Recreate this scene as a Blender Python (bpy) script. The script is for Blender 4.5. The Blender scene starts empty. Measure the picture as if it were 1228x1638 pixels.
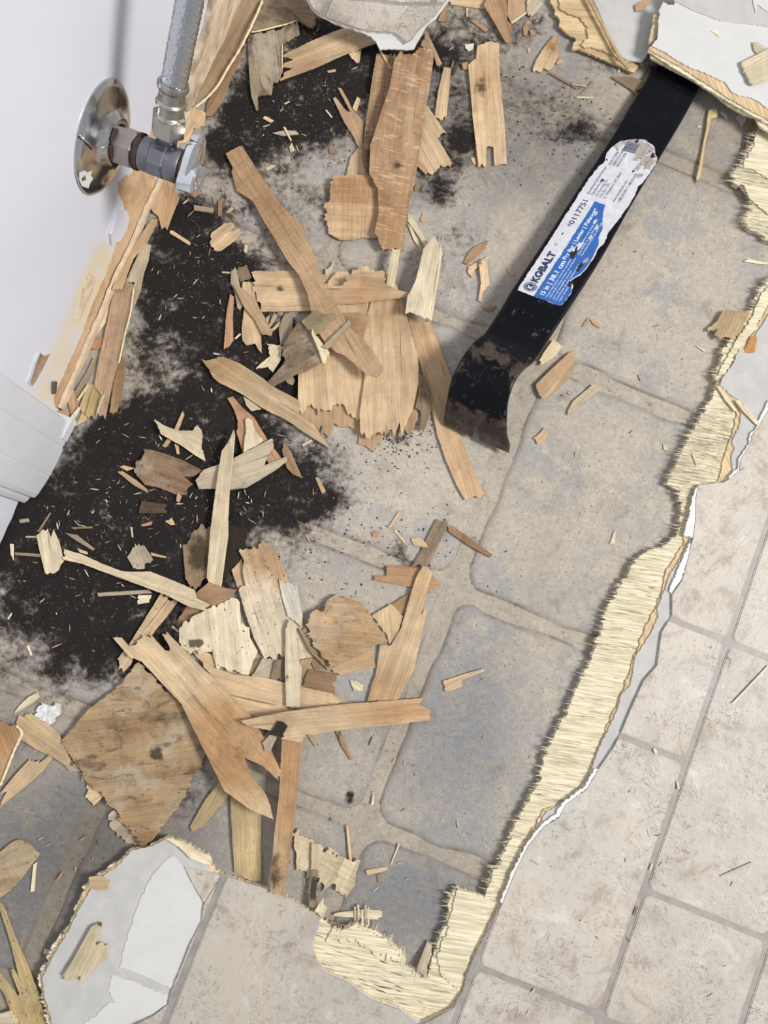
import bpy, math, random
import numpy as np
from mathutils import Vector, Matrix, noise as mnoise
from mathutils.geometry import delaunay_2d_cdt

# ---------------------------------------------------------------- camera, world, lights
random.seed(7); np.random.seed(7)
FW, FH, F, H = 1228.0, 1638.0, 1395.5, 0.63
CX, CY = FW / 2, FH / 2
D = np.array([522.6 - CX, 971.7 - CY, F]); D /= np.linalg.norm(D)      # straight down, in camera axes
EX = np.array([1, 0, 0.]) - D * D[0]; EX /= np.linalg.norm(EX)
EY = np.cross(D, EX)
scene = bpy.context.scene
cam = bpy.data.cameras.new('camera'); camo = bpy.data.objects.new('camera', cam)
scene.collection.objects.link(camo)
right = Vector((EX[0], -EY[0], -D[0])); up = Vector((-EX[1], EY[1], D[1])); back = Vector((-EX[2], EY[2], D[2]))
camo.matrix_world = Matrix(((right.x, up.x, back.x, 0), (right.y, up.y, back.y, 0), (right.z, up.z, back.z, H), (0, 0, 0, 1)))
cam.sensor_fit = 'HORIZONTAL'; cam.sensor_width = 36; cam.lens = 36 * F / FW; cam.clip_start = 0.02; cam.clip_end = 20
scene.camera = camo
scene.view_settings.view_transform = 'Standard'; scene.view_settings.look = 'None'
scene.view_settings.gamma = 1; scene.view_settings.exposure = 0.16; scene.view_settings.use_curve_mapping = False
world = bpy.data.worlds.new('world'); scene.world = world; world.use_nodes = True
wb = world.node_tree.nodes['Background']; wb.inputs[0].default_value = (0.93, 0.96, 1, 1); wb.inputs[1].default_value = 0.38
def area(name, loc, target, size, power, col):
    l = bpy.data.lights.new(name, 'AREA'); l.energy = power; l.size = size; l.color = col
    o = bpy.data.objects.new(name, l); scene.collection.objects.link(o); o.location = loc
    o.rotation_euler = (Vector(target) - Vector(loc)).to_track_quat('-Z', 'Y').to_euler()
area('ceiling_lamp', (2.35, -0.25, 2.45), (0.0, 0.05, 0), 0.85, 112, (1, 0.965, 0.91))

# ---------------------------------------------------------------- helpers
def W(px, py, z=0.0):
    v = np.array([px - CX, py - CY, F]); v = v / (v @ D) * (H - z)
    return float(v @ EX), float(-(v @ EY))
def W3(px, py, z=0.0):
    x, y = W(px, py, z); return Vector((x, y, z))
def PX(x, y, z=0.0):      # arrays ok
    x = np.asarray(x, float); y = np.asarray(y, float); z = np.asarray(z, float) + 0 * x
    v = EX[None, :] * x[:, None] - EY[None, :] * y[:, None] + D[None, :] * (H - z)[:, None]
    return CX + F * v[:, 0] / v[:, 2], CY + F * v[:, 1] / v[:, 2]
REG = dict(P=(0, 0, 1), R1=(0, 0, 2.995), R2=(400, 0, 2.924), R3=(810, 0, 2.938), R4=(0, 400, 2.995), R5=(340, 400, 4.386), R6=(600, 360, 3.559),
           R7=(900, 400, 3.744), R8=(180, 640, 3.8375), R9=(0, 820, 3.07), R10=(360, 820, 2.791), R11=(800, 820, 2.869), R12=(0, 1200, 3.07),
           R13=(400, 1200, 3.07), R14=(800, 1200, 2.869), Z3=(780, 0, 4.386), Z4=(1020, 0, 5.904), Z5=(1100, 180, 7.445), Z6=(0, 560, 6.066),
           Z7=(90, 380, 5.46), Z8=(230, 0, 4.234), Z9=(0, 1100, 8.19), Z10=(520, 240, 6.14), F3=(1060, 420, 6.826), F4=(1040, 600, 5.119),
           F0=(480, 0, 4.386), F5=(440, 1440, 3.411), F6=(0, 1380, 2.924))
def px(reg, pts):
    ox, oy, s = REG[reg]; return [(ox + a / s, oy + b / s) for a, b in pts]
def lin(c):
    r = []
    for v in c:
        v /= 255.0; r.append(v / 12.92 if v <= 0.04045 else ((v + 0.055) / 1.055) ** 2.4)
    return tuple(r) + (1.0,)
COL = scene.collection
def link(o, parent=None):
    COL.objects.link(o)
    if parent is not None: o.parent = parent
    return o
def mesh_obj(name, verts, faces, mats, parent=None, attrs=None, smooth=False, midx=None, loc=None):
    me = bpy.data.meshes.new(name); me.from_pydata([tuple(v) for v in verts], [], faces)
    for m in (mats if isinstance(mats, (list, tuple)) else [mats]): me.materials.append(m)
    if midx is not None: me.polygons.foreach_set('material_index', midx)
    if smooth: me.polygons.foreach_set('use_smooth', [True] * len(me.polygons))
    if attrs:
        for k, a in attrs.items():
            at = me.attributes.new(k, 'FLOAT', 'POINT'); at.data.foreach_set('value', np.asarray(a, np.float32))
    me.update()
    o = bpy.data.objects.new(name, me); link(o, parent)
    if loc is not None: o.location = loc
    return o
def empty(name, loc=(0, 0, 0)):
    o = bpy.data.objects.new(name, None); o.location = loc; link(o); return o
def tag(o, label=None, cat=None, group=None, kind=None):
    if label: o['label'] = label
    if cat: o['category'] = cat
    if group: o['group'] = group
    if kind: o['kind'] = kind
    return o
def child_at(o, root):     # keep world coordinates when parenting mesh data built in world space
    o.parent = root; o.matrix_parent_inverse = Matrix.Translation(-Vector(root.location)); return o

# ---------------------------------------------------------------- materials
class NT:
    def __init__(s, name, rough=0.6, spec=0.5, metal=0.0):
        s.m = bpy.data.materials.new(name); s.m.use_nodes = True; s.t = s.m.node_tree; s.b = s.t.nodes['Principled BSDF']
        s.b.inputs['Roughness'].default_value = rough; s.b.inputs['Metallic'].default_value = metal
        s.b.inputs['Specular IOR Level'].default_value = spec
    def n(s, ty, **k):
        x = s.t.nodes.new(ty)
        for a, b in k.items(): setattr(x, a, b)
        return x
    def l(s, a, b): s.t.links.new(a, b)
    def put(s, sock, v):
        if hasattr(v, 'is_linked') or hasattr(v, 'links'): s.l(v, sock)
        else: sock.default_value = v
    def math(s, op, a, b=0.0, c=None, clamp=False):
        x = s.n('ShaderNodeMath', operation=op, use_clamp=clamp); s.put(x.inputs[0], a); s.put(x.inputs[1], b)
        if c is not None: s.put(x.inputs[2], c)
        return x.outputs[0]
    def mix(s, f, a, b, bt='MIX'):
        x = s.n('ShaderNodeMix', data_type='RGBA', blend_type=bt); s.put(x.inputs[0], f); s.put(x.inputs[6], a); s.put(x.inputs[7], b); return x.outputs[2]
    def coord(s, kind='Object', scale=(1, 1, 1), rot=(0, 0, 0), rand=False):
        tc = s.n('ShaderNodeTexCoord'); o = tc.outputs[kind]
        if rand:
            oi = s.n('ShaderNodeObjectInfo'); va = s.n('ShaderNodeVectorMath', operation='SCALE'); va.inputs[0].default_value = (3, 5, 7); s.l(oi.outputs['Random'], va.inputs[3])
            vb = s.n('ShaderNodeVectorMath', operation='ADD'); s.l(o, vb.inputs[0]); s.l(va.outputs[0], vb.inputs[1]); o = vb.outputs[0]
        if any(rot):
            m0 = s.n('ShaderNodeMapping'); m0.inputs['Rotation'].default_value = rot; s.l(o, m0.inputs[0]); o = m0.outputs[0]; rot = (0, 0, 0)
        mp = s.n('ShaderNodeMapping'); mp.inputs['Scale'].default_value = scale; mp.inputs['Rotation'].default_value = rot; s.l(o, mp.inputs[0]); return mp.outputs[0]
    def noise(s, vec, scale, detail=4, rough=0.55, dist=0.0):
        x = s.n('ShaderNodeTexNoise'); x.inputs['Scale'].default_value = scale; x.inputs['Detail'].default_value = detail
        x.inputs['Roughness'].default_value = rough; x.inputs['Distortion'].default_value = dist; s.l(vec, x.inputs['Vector']); return x.outputs[0]
    def ramp(s, v, lo, hi, a=0.0, b=1.0):
        x = s.n('ShaderNodeMapRange', interpolation_type='SMOOTHSTEP'); s.put(x.inputs[0], v)
        for i, q in enumerate((lo, hi, a, b)): x.inputs[i + 1].default_value = q
        return x.outputs[0]
    def attr(s, name):
        x = s.n('ShaderNodeAttribute', attribute_name=name); return x.outputs['Fac']
    def bump(s, h, strength=0.3, dist=0.001):
        x = s.n('ShaderNodeBump'); x.inputs['Strength'].default_value = strength; x.inputs['Distance'].default_value = dist; s.l(h, x.inputs['Height']); s.l(x.outputs[0], s.b.inputs['Normal'])
    def color(s, c): s.put(s.b.inputs['Base Color'], c)

def simple(name, c, rough=0.5, metal=0.0, spec=0.5, ns=0, namp=0.1, bump=0.0):
    t = NT(name, rough, spec, metal); c = lin(c)
    if ns:
        v = t.coord(); n = t.noise(v, ns, 5); f = t.ramp(n, 0.3, 0.7, 1 - namp, 1 + namp)
        x = t.n('ShaderNodeVectorMath', operation='SCALE'); x.inputs[0].default_value = c[:3]; t.l(f, x.inputs[3]); t.color(x.outputs[0])
        if bump: t.bump(n, bump)
    else: t.color(c)
    return t.m

# thin wood veneer: colour comes from the object, grain runs along local X
def veneer_mat(name, lift=1.0):
    t = NT(name, 0.72, 0.25)
    oi = t.n('ShaderNodeObjectInfo')
    fine = t.noise(t.coord(scale=(28, 1000, 300), rand=True), 1.0, 5, 0.65)
    broad = t.noise(t.coord(scale=(9, 90, 40), rand=True), 1.0, 5, 0.6, 0.8)
    cross = t.noise(t.coord(scale=(55, 40, 60), rand=True), 1.0, 5, 0.65, 0.8)
    f = t.math('MULTIPLY', t.ramp(fine, 0.30, 0.70, 0.82, 1.12), t.ramp(broad, 0.25, 0.75, 0.74, 1.15))
    f = t.math('MULTIPLY', f, t.ramp(cross, 0.28, 0.72, 0.84, 1.10))
    f = t.math('MULTIPLY', f, lift)
    x = t.n('ShaderNodeVectorMath', operation='SCALE'); t.l(oi.outputs['Color'], x.inputs[0]); t.l(f, x.inputs[3])
    red = t.ramp(t.noise(t.coord(scale=(18, 40, 20), rand=True), 1.0, 3), 0.5, 0.75, 0, 0.22)
    c = t.mix(red, x.outputs[0], t.mix(1.0, x.outputs[0], lin((226, 206, 190)), 'MULTIPLY'))
    rpc = t.noise(t.coord(scale=(330, 45, 60), rand=True), 1.0, 3, 0.5, 1.5)
    c = t.mix(t.math('MULTIPLY', t.ramp(rpc, 0.56, 0.64), t.math('MULTIPLY', t.attr('ripple'), 0.55)), c, lin((222, 190, 150)))
    c = t.mix(t.attr('warm'), c, t.mix(1.0, c, lin((222, 200, 178)), 'MULTIPLY'))
    we = t.attr('weather'); wn = t.noise(t.coord(scale=(60, 110, 60), rand=True), 1.0, 7, 0.7, 0.8); wn2 = t.noise(t.coord(scale=(22, 30, 30), rand=True), 1.0, 6, 0.65, 0.6)
    c = t.mix(t.math('MULTIPLY', t.ramp(wn2, 0.50, 0.66), t.math('MULTIPLY', we, 0.55)), c, lin((186, 176, 158)))
    c = t.mix(t.math('MULTIPLY', t.ramp(wn, 0.50, 0.68), t.math('MULTIPLY', we, 0.85)), c, lin((92, 76, 60)))
    c = t.mix(t.math('MULTIPLY', t.ramp(wn2, 0.46, 0.34), t.math('MULTIPLY', we, 0.5)), c, lin((140, 104, 68)))
    crk = t.noise(t.coord(scale=(9, 330, 60), rand=True), 1.0, 4, 0.6, 0.4)
    crf = t.math('MULTIPLY', t.ramp(crk, 0.655, 0.69, 0, 0.62), t.math('MULTIPLY', we, 10.0, clamp=True)); c = t.mix(crf, c, lin((96, 72, 52)))
    mould = t.noise(t.coord(scale=(1, 1, 1), rand=True), 160, 6, 0.7)
    st = t.attr('stain')
    m1 = t.ramp(t.math('ADD', t.math('MULTIPLY', st, 1.5), t.math('MULTIPLY', t.math('SUBTRACT', mould, 0.5), 1.7)), 0.22, 0.95, 0, 0.85)
    c = t.mix(m1, c, lin((44, 35, 27)))
    sp = t.noise(t.coord(scale=(420, 700, 500), rand=True), 1.0, 2, 0.5)
    spots = t.math('MULTIPLY', t.ramp(sp, 0.66, 0.72), t.math('ADD', t.attr('spot'), 0.22), clamp=True)
    c = t.mix(spots, c, lin((52, 40, 30)))
    t.color(c)
    h = t.math('ADD', t.math('MULTIPLY', fine, 1.3), t.math('SUBTRACT', t.math('MULTIPLY', broad, 0.9), t.math('MULTIPLY', crf, 1.6)))
    rip = t.noise(t.coord(scale=(260, 22, 60), rand=True), 1.0, 2, 0.5, 0.8)
    h = t.math('ADD', h, t.math('MULTIPLY', t.math('MULTIPLY', rip, t.attr('ripple')), 7.0))
    t.bump(h, 0.55, 0.0007)
    return t.m
M_VEN = veneer_mat('wood_veneer'); M_EDGE = veneer_mat('wood_veneer_edge', 1.32)

def old_floor_mat():
    t = NT('old_vinyl', 0.62, 0.3)
    v = t.coord(); w = t.coord(scale=(1, 1, 1), rot=(0, 0, 0.4))
    n1 = t.noise(v, 14, 6, 0.6, 0.4); n2 = t.noise(v, 60, 7, 0.65, 0.3); n3 = t.noise(v, 240, 5, 0.7); n4 = t.noise(w, 900, 3, 0.6)
    base = t.mix(t.ramp(n1, 0.38, 0.62), lin((180, 170, 157)), lin((160, 157, 154)))
    base = t.mix(t.ramp(n2, 0.42, 0.68), base, lin((203, 193, 177)))
    base = t.mix(t.ramp(t.noise(v, 33, 6, 0.7, 0.5), 0.54, 0.70, 0, 0.55), base, lin((132, 124, 116)))
    base = t.mix(t.math('MULTIPLY', t.attr('grout'), 0.85), base, lin((178, 168, 153)))
    base = t.mix(t.math('MULTIPLY', t.math('MULTIPLY', t.attr('blue'), t.math('SUBTRACT', 1.0, t.attr('grout'))), t.ramp(n2, 0.3, 0.6, 0.95, 0.6)), base, lin((138, 141, 147)))
    dirt_shade = t.ramp(t.math('ADD', t.math('MULTIPLY', t.math('SUBTRACT', n2, 0.5), 0.9), t.math('MULTIPLY', t.math('SUBTRACT', n3, 0.5), 0.7)), -0.28, 0.32, 1.08, 0.70)
    dirt_shade = t.math('MULTIPLY', dirt_shade, t.ramp(n4, 0.3, 0.7, 0.86, 1.09))
    dirt_shade = t.math('MULTIPLY', dirt_shade, t.math('SUBTRACT', 1.0, t.attr('tone')))  # tone brings in painted shade together with the dirt
    x = t.n('ShaderNodeVectorMath', operation='SCALE'); t.l(base, x.inputs[0]); t.l(dirt_shade, x.inputs[3]); c = x.outputs[0]
    c = t.mix(t.math('MULTIPLY', t.attr('edge'), t.ramp(n2, 0.3, 0.65, 0.35, 0.95)), c, lin((98, 86, 76)))  # stone borders: grime and crease shade both put into the colour
    # fine scattered specks of mould everywhere
    sp = t.ramp(t.noise(v, 420, 4, 0.65), 0.61, 0.68, 0, 0.85)
    c = t.mix(t.math('MULTIPLY', sp, t.ramp(n2, 0.4, 0.6)), c, lin((58, 48, 42)))
    scr = t.noise(t.coord(scale=(60, 700, 1), rot=(0, 0, 0.35)), 1.0, 3, 0.6, 0.5)
    c = t.mix(t.ramp(scr, 0.66, 0.72, 0, 0.30), c, lin((86, 78, 72)))
    # mould stain
    a = t.attr('mould')
    k = t.math('ADD', t.math('MULTIPLY', t.math('SUBTRACT', n2, 0.5), 1.5), t.math('MULTIPLY', t.math('SUBTRACT', n3, 0.5), 1.1))
    k = t.math('ADD', k, t.math('MULTIPLY', t.math('SUBTRACT', t.noise(v, 26, 5, 0.6), 0.5), 0.9))
    mm = t.math('ADD', a, t.math('MULTIPLY', k, t.ramp(a, 0.02, 0.3)))
    c = t.mix(t.ramp(mm, 0.15, 0.75, 0, 0.80), c, lin((84, 77, 72)))
    c = t.mix(t.ramp(mm, 0.50, 0.92, 0, 0.97), c, t.mix(t.ramp(n3, 0.55, 0.75), lin((24, 19, 19)), lin((62, 55, 52))))
    t.color(c)
    fib = t.noise(v, 700, 4, 0.7)
    hh = t.math('ADD', t.math('MULTIPLY', n3, 1.0), t.math('MULTIPLY', fib, t.math('ADD', t.math('MULTIPLY', a, 1.2), 0.3)))
    t.bump(hh, 0.45, 0.0009)
    t.put(t.b.inputs['Roughness'], t.ramp(mm, 0.3, 0.9, 0.6, 0.85))
    return t.m
M_OLD = old_floor_mat()

def vinyl_mat():
    t = NT('stone_print_vinyl', 0.42, 0.4)
    v = t.coord(); n1 = t.noise(v, 9, 6, 0.6, 0.5); n2 = t.noise(v, 45, 7, 0.68, 0.6); n3 = t.noise(v, 260, 5, 0.7)
    base = t.mix(t.ramp(n1, 0.36, 0.64), lin((200, 191, 179)), lin((188, 183, 176)))
    base = t.mix(t.ramp(n2, 0.50, 0.68, 0, 0.85), base, lin((164, 150, 137)))
    base = t.mix(t.ramp(n2, 0.45, 0.28, 0, 0.6), base, lin((218, 213, 206)))
    base = t.mix(t.ramp(n3, 0.55, 0.70, 0, 0.5), base, lin((138, 124, 112)))
    # fine curled veins of the print
    r1 = t.noise(v, 55, 3, 0.5, 2.2); r2 = t.noise(v, 130, 3, 0.5, 2.0)
    vein = t.math('SUBTRACT', 1.0, t.ramp(t.math('ABSOLUTE', t.math('SUBTRACT', r1, 0.5)), 0.0, 0.012))
    vein = t.math('MULTIPLY', vein, t.ramp(t.noise(v, 24, 3), 0.50, 0.60))
    ve2 = t.math('SUBTRACT', 1.0, t.ramp(t.math('ABSOLUTE', t.math('SUBTRACT', r2, 0.5)), 0.0, 0.022))
    ve2 = t.math('MULTIPLY', ve2, t.ramp(t.noise(v, 38, 3), 0.46, 0.58, 0, 0.85))
    base = t.mix(t.math('MULTIPLY', t.math('MAXIMUM', vein, ve2), 0.62), base, lin((112, 96, 84)))
    gm = t.ramp(t.noise(v, 16, 3), 0.60, 0.74, 0, 0.5)
    base = t.mix(gm, base, lin((150, 140, 134)))
    ta = t.math('SUBTRACT', 1.0, t.attr('tone'))
    x = t.n('ShaderNodeVectorMath', operation='SCALE'); t.l(base, x.inputs[0]); t.l(ta, x.inputs[3]); t.color(x.outputs[0])
    t.bump(t.math('ADD', t.math('MULTIPLY', n2, 1.6), t.math('ADD', n3, t.math('MULTIPLY', vein, -0.8))), 0.5, 0.0007)
    return t.m
M_VIN = vinyl_mat()
M_GROOVE = simple('vinyl_joint', (150, 145, 140), 0.45, ns=120, namp=0.12, bump=0.2)
M_FELT = simple('vinyl_backing', (188, 187, 185), 0.8, spec=0.2, ns=90, namp=0.06, bump=0.25)
M_WHITE = simple('bare_backing', (206, 206, 205), 0.7, spec=0.2, ns=60, namp=0.03, bump=0.1)
M_TORN = simple('torn_white_edge', (226, 226, 225), 0.8, spec=0.1)

def ply_mat(name, c, rot):
    t = NT(name, 0.75, 0.2)
    fine = t.noise(t.coord(scale=(40, 1100, 200), rot=(0, 0, rot)), 1.0, 4, 0.6); br = t.noise(t.coord(scale=(12, 60, 10), rot=(0, 0, rot)), 1.0, 4)
    f = t.math('MULTIPLY', t.ramp(fine, 0.32, 0.66, 0.62, 1.08), t.ramp(br, 0.3, 0.7, 0.93, 1.05))
    f = t.math('MULTIPLY', f, t.math('SUBTRACT', 1.0, t.attr('tint')))
    x = t.n('ShaderNodeVectorMath', operation='SCALE'); x.inputs[0].default_value = lin(c)[:3]; t.l(f, x.inputs[3]); t.color(x.outputs[0]); t.bump(fine, 0.6, 0.0006); return t.m
M_PLY = ply_mat('pale_plywood', (230, 219, 190), 0.16)
M_PLYO = ply_mat('orange_plywood', (220, 194, 154), 1.2)
M_FIB = ply_mat('plywood_fibre', (238, 229, 204), 0.15)

def chrome(name, c, rough, rust=0.0, metal=1.0):
    t = NT(name, rough, 0.5, metal); v = t.coord(); n = t.noise(v, 120, 5, 0.7); n2 = t.noise(v, 45, 4, 0.6, 1.0)
    f = t.ramp(n2, 0.60, 0.72, 0, rust); cc = t.mix(f, lin(c), lin((86, 58, 44))); t.color(cc)
    t.put(t.b.inputs['Roughness'], t.ramp(n, 0.3, 0.7, rough * 0.7, rough * 1.6)); t.bump(n, 0.12, 0.0004); return t.m
M_CHROME = chrome('chrome', (200, 200, 202), 0.17, 0.7)
M_CHROME2 = chrome('clean_chrome', (225, 228, 232), 0.07, 0.0)
M_NUT = chrome('dull_nickel', (168, 160, 156), 0.34, 0.15)
M_BODY = chrome('grey_metal', (132, 134, 142), 0.42, 0.1)
M_STEEL = chrome('braided_steel', (196, 198, 202), 0.22, 0.0)
M_NICK = chrome('nickel', (176, 172, 164), 0.28, 0.1)
M_RUST = simple('rusty_pipe', (62, 44, 38), 0.8, ns=300, namp=0.4, bump=0.5)

def bar_mat():
    t = NT('black_enamel', 0.24, 0.22); v = t.coord()
    n = t.noise(v, 90, 6, 0.7, 0.6); n2 = t.noise(v, 30, 4, 0.6); w = t.attr('wear')
    worn = t.ramp(t.math('ADD', w, t.math('MULTIPLY', t.math('SUBTRACT', n, 0.5), 1.7)), 0.38, 0.62)
    c = t.mix(t.ramp(n2, 0.4, 0.7), lin((9, 10, 15)), lin((15, 16, 22)))
    c = t.mix(worn, c, t.mix(t.ramp(n, 0.4, 0.65), lin((54, 46, 41)), lin((76, 66, 58))))
    scuff = t.math('MULTIPLY', t.ramp(t.noise(t.coord(scale=(220, 120, 200), rot=(0, 0, 0.5)), 1.0, 5, 0.7), 0.6, 0.68), t.attr('scuff'))
    c = t.mix(scuff, c, lin((118, 126, 142)))
    t.color(c); t.put(t.b.inputs['Roughness'], t.ramp(worn, 0, 1, 0.25, 0.55)); t.bump(n, 0.25, 0.0006); return t.m
M_BAR = bar_mat()

def wall_mat():
    t = NT('painted_drywall', 0.38, 0.4); v = t.coord(); n = t.noise(v, 28, 5, 0.65, 0.5); n2 = t.noise(v, 110, 5, 0.65)
    c = lin((212, 214, 225)); k = t.math('ADD', t.math('MULTIPLY', t.math('SUBTRACT', n, 0.5), 0.9), t.math('MULTIPLY', t.math('SUBTRACT', n2, 0.5), 0.5))
    c = t.mix(t.math('MULTIPLY', t.ramp(t.math('ADD', t.attr('yellow'), t.math('MULTIPLY', k, 1.4)), 0.45, 1.3, 0, 0.85), t.ramp(n2, 0.3, 0.6, 0.5, 1)), c, lin((222, 204, 166)))
    pe = t.ramp(t.math('ADD', t.attr('peel'), t.math('MULTIPLY', k, 0.8)), 0.46, 0.54)
    c = t.mix(pe, c, t.mix(t.ramp(n, 0.4, 0.62), lin((206, 176, 142)), lin((180, 146, 112))))
    c = t.mix(t.ramp(t.noise(v, 420, 2), 0.75, 0.79, 0, 0.5), c, lin((150, 140, 128)))
    t.color(c); t.put(t.b.inputs['Roughness'], t.ramp(pe, 0, 1, 0.33, 0.85)); t.bump(t.math('SUBTRACT', n2, pe), 0.18, 0.0008); return t.m
M_WALL = wall_mat()
M_TRIM = simple('trim_paint', (206, 208, 214), 0.35, ns=25, namp=0.03)
M_CUT = simple('drywall_core', (205, 186, 160), 0.9, ns=150, namp=0.2, bump=0.4)
M_INK = simple('dark_blue_ink', (38, 56, 92), 0.5); M_BLUE = simple('blue_print', (47, 98, 172), 0.42, ns=300, namp=0.08)
M_PAPER = simple('sticker_paper', (204, 205, 212), 0.5, ns=220, namp=0.08); M_WINK = simple('white_print', (225, 230, 240), 0.5)
M_CRUMB = simple('plaster_crumb', (206, 208, 206), 0.9, ns=400, namp=0.2, bump=0.4)
M_DIRT = simple('black_crumbs', (30, 24, 22), 0.9)

# ---------------------------------------------------------------- polygon helpers
def cdt(boundaries, interior):
    vs = []; es = []
    for b in boundaries:
        k = len(vs); vs += [Vector(p) for p in b]; n = len(b); es += [(k + i, k + (i + 1) % n) for i in range(n)]
    vs += [Vector(p) for p in interior]
    r = delaunay_2d_cdt(vs, es, [], 1, 1e-7)
    return [(v.x, v.y) for v in r[0]], [list(f) for f in r[2]]
def clip(a, b):
    vs = [Vector(p) for p in a] + [Vector(p) for p in b]; n, m = len(a), len(b)
    es = [(i, (i + 1) % n) for i in range(n)] + [(n + i, n + (i + 1) % m) for i in range(m)]
    r = delaunay_2d_cdt(vs, es, [], 1, 1e-7); fs = []
    for f in r[2]:
        c = (sum(r[0][i].x for i in f) / len(f), sum(r[0][i].y for i in f) / len(f))
        if inside(c, a) and inside(c, b): fs.append(list(f))
    used = sorted({i for f in fs for i in f}); mp = {i: k for k, i in enumerate(used)}
    return [(r[0][i].x, r[0][i].y) for i in used], [[mp[i] for i in f] for f in fs]
def solidify(vs2, fs, ztop, zbot):
    n = len(vs2)
    verts = [(x, y, z) for (x, y), z in zip(vs2, ztop)] + [(x, y, z) for (x, y), z in zip(vs2, zbot)]
    cnt = {}
    out = []
    for f in fs:
        a = 0
        for i in range(len(f)):
            p, q = vs2[f[i]], vs2[f[(i + 1) % len(f)]]; a += p[0] * q[1] - q[0] * p[1]
        if a < 0: f = f[::-1]
        out.append(f)
        for i in range(len(f)):
            e = (f[i], f[(i + 1) % len(f)]); cnt[e] = 1
    faces = list(out); mi = [0] * len(out)
    faces += [[i + n for i in f[::-1]] for f in out]; mi += [0] * len(out)
    for (a, b) in cnt:
        if (b, a) not in cnt: faces.append([b, a, a + n, b + n]); mi.append(1)
    return verts, faces, mi
def rough_outline(pts, step=0.0012, amp=0.0005, g=None, gamp=0.0, rnd=random, close=True):
    out = []; n = len(pts); dep = 0.0
    for i in range(n if close else n - 1):
        a = np.array(pts[i]); b = np.array(pts[(i + 1) % n]); e = b - a; L = np.linalg.norm(e)
        if L < 1e-7: continue
        e /= L; nn = np.array([-e[1], e[0]]); k = max(1, int(L / step)); c = abs(e[0] * g[1] - e[1] * g[0]) if g is not None else 0
        for j in range(k):
            p = a + e * L * j / k
            if j > 0:
                p = p + nn * rnd.uniform(-1, 1) * amp
                if g is not None and c > 0.45:
                    if rnd.random() < 0.5: dep = rnd.choice((-1, 1)) * rnd.random() ** 2.0 * 1.7
                    p = p + np.array(g) * (dep + rnd.uniform(-.2, .2)) * gamp * c
            out.append((float(p[0]), float(p[1])))
    return out
def inside(pt, poly):
    x, y = pt; c = False; j = len(poly) - 1
    for i in range(len(poly)):
        xi, yi = poly[i]; xj, yj = poly[j]
        if (yi > y) != (yj > y) and x < (xj - xi) * (y - yi) / (yj - yi) + xi: c = not c
        j = i
    return c
def blobs(X, Y, lst):
    r = np.zeros_like(X)
    for b in lst:
        bx, by, rx, ry, amp = b[:5]; th = math.radians(b[5]) if len(b) > 5 else 0
        dx, dy = X - bx, Y - by; u = (dx * math.cos(th) + dy * math.sin(th)) / rx; v = (-dx * math.sin(th) + dy * math.cos(th)) / ry
        r += amp * np.exp(-(u * u + v * v) ** 1.3)
    return r

# ---------------------------------------------------------------- floor: old stamped vinyl with big stones
MOULD = [(490, 165, 95, 85, 1.1), (570, 110, 50, 55, .7), (400, 180, 50, 90, .8), (350, 235, 40, 50, .75), (300, 345, 60, 60, .85), (310, 430, 85, 70, .9), (345, 520, 75, 70, .9),
         (405, 450, 50, 60, .7), (450, 560, 80, 60, .8), (490, 620, 35, 45, .5), (340, 630, 75, 60, .75), (420, 690, 60, 50, .6), (225, 560, 40, 110, .52), (250, 660, 80, 40, .45), (235, 450, 30, 60, .4), (220, 700, 105, 50, .75), (270, 560, 60, 100, .25),
         (330, 770, 170, 80, 1.0), (455, 810, 75, 42, .85), (500, 740, 45, 50, .4), (150, 770, 90, 85, .6), (70, 840, 120, 75, .75), (210, 850, 120, 70, .7), (60, 930, 100, 90, .55), (160, 960, 130, 65, .75),
         (260, 930, 90, 80, .65), (60, 1030, 140, 70, .5), (190, 1040, 90, 50, .65), (350, 890, 70, 70, .7), (290, 1060, 60, 60, .5), (0, 860, 60, 60, .4), (120, 1100, 90, 30, .22), (30, 790, 80, 40, .6),
         (440, 315, 90, 80, .42), (560, 330, 70, 50, .36), (690, 190, 80, 130, .46), (745, 70, 70, 70, .5), (860, 170, 110, 60, .40), (925, 215, 50, 24, .62), (965, 90, 60, 26, .35), (840, 40, 50, 40, .55), (720, 250, 60, 60, .28),
         (695, 305, 34, 28, .5), (650, 90, 60, 30, .75), (660, 420, 70, 36, .34), (1045, 120, 20, 30, .8), (530, 800, 40, 22, .45), (455, 40, 75, 50, .75), (740, 380, 50, 30, .3), (560, 770, 70, 60, .16),
         (640, 700, 20, 14, .4), (700, 780, 16, 10, .3), (640, 880, 12, 40, .6, -12), (420, 1180, 20, 40, .5), (430, 600, 60, 60, .5), (585, 520, 70, 70, .55), (310, 1430, 40, 20, .45), (300, 1270, 50, 50, .45),
         (560, 1275, 8, 16, .9), (740, 225, 30, 40, .3), (520, 1420, 30, 40, .3), (700, 1480, 10, 60, .3, 20), (560, 60, 60, 60, .7), (560, 900, 120, 40, .14), (470, 880, 60, 40, .25), (900, 300, 60, 40, .16), (60, 1180, 60, 60, .25)]
TONE = [(60, 1420, 220, 220, .42), (250, 1330, 150, 130, .34), (640, 1450, 150, 90, .26), (720, 1180, 130, 180, .14), (850, 190, 190, 140, .30), (620, 790, 120, 80, -.10), (880, 270, 110, 70, .14), (1160, 230, 90, 90, .30), (1000, 500, 150, 170, -.04),  # lower-left blobs: floor dirt plus the camera holder's shadow, painted in
        (0, 1130, 80, 60, .25), (700, 120, 140, 160, .16), (560, 350, 100, 60, .08), (840, 930, 30, 300, .06, 20), (500, 1350, 80, 80, .12)]
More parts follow.
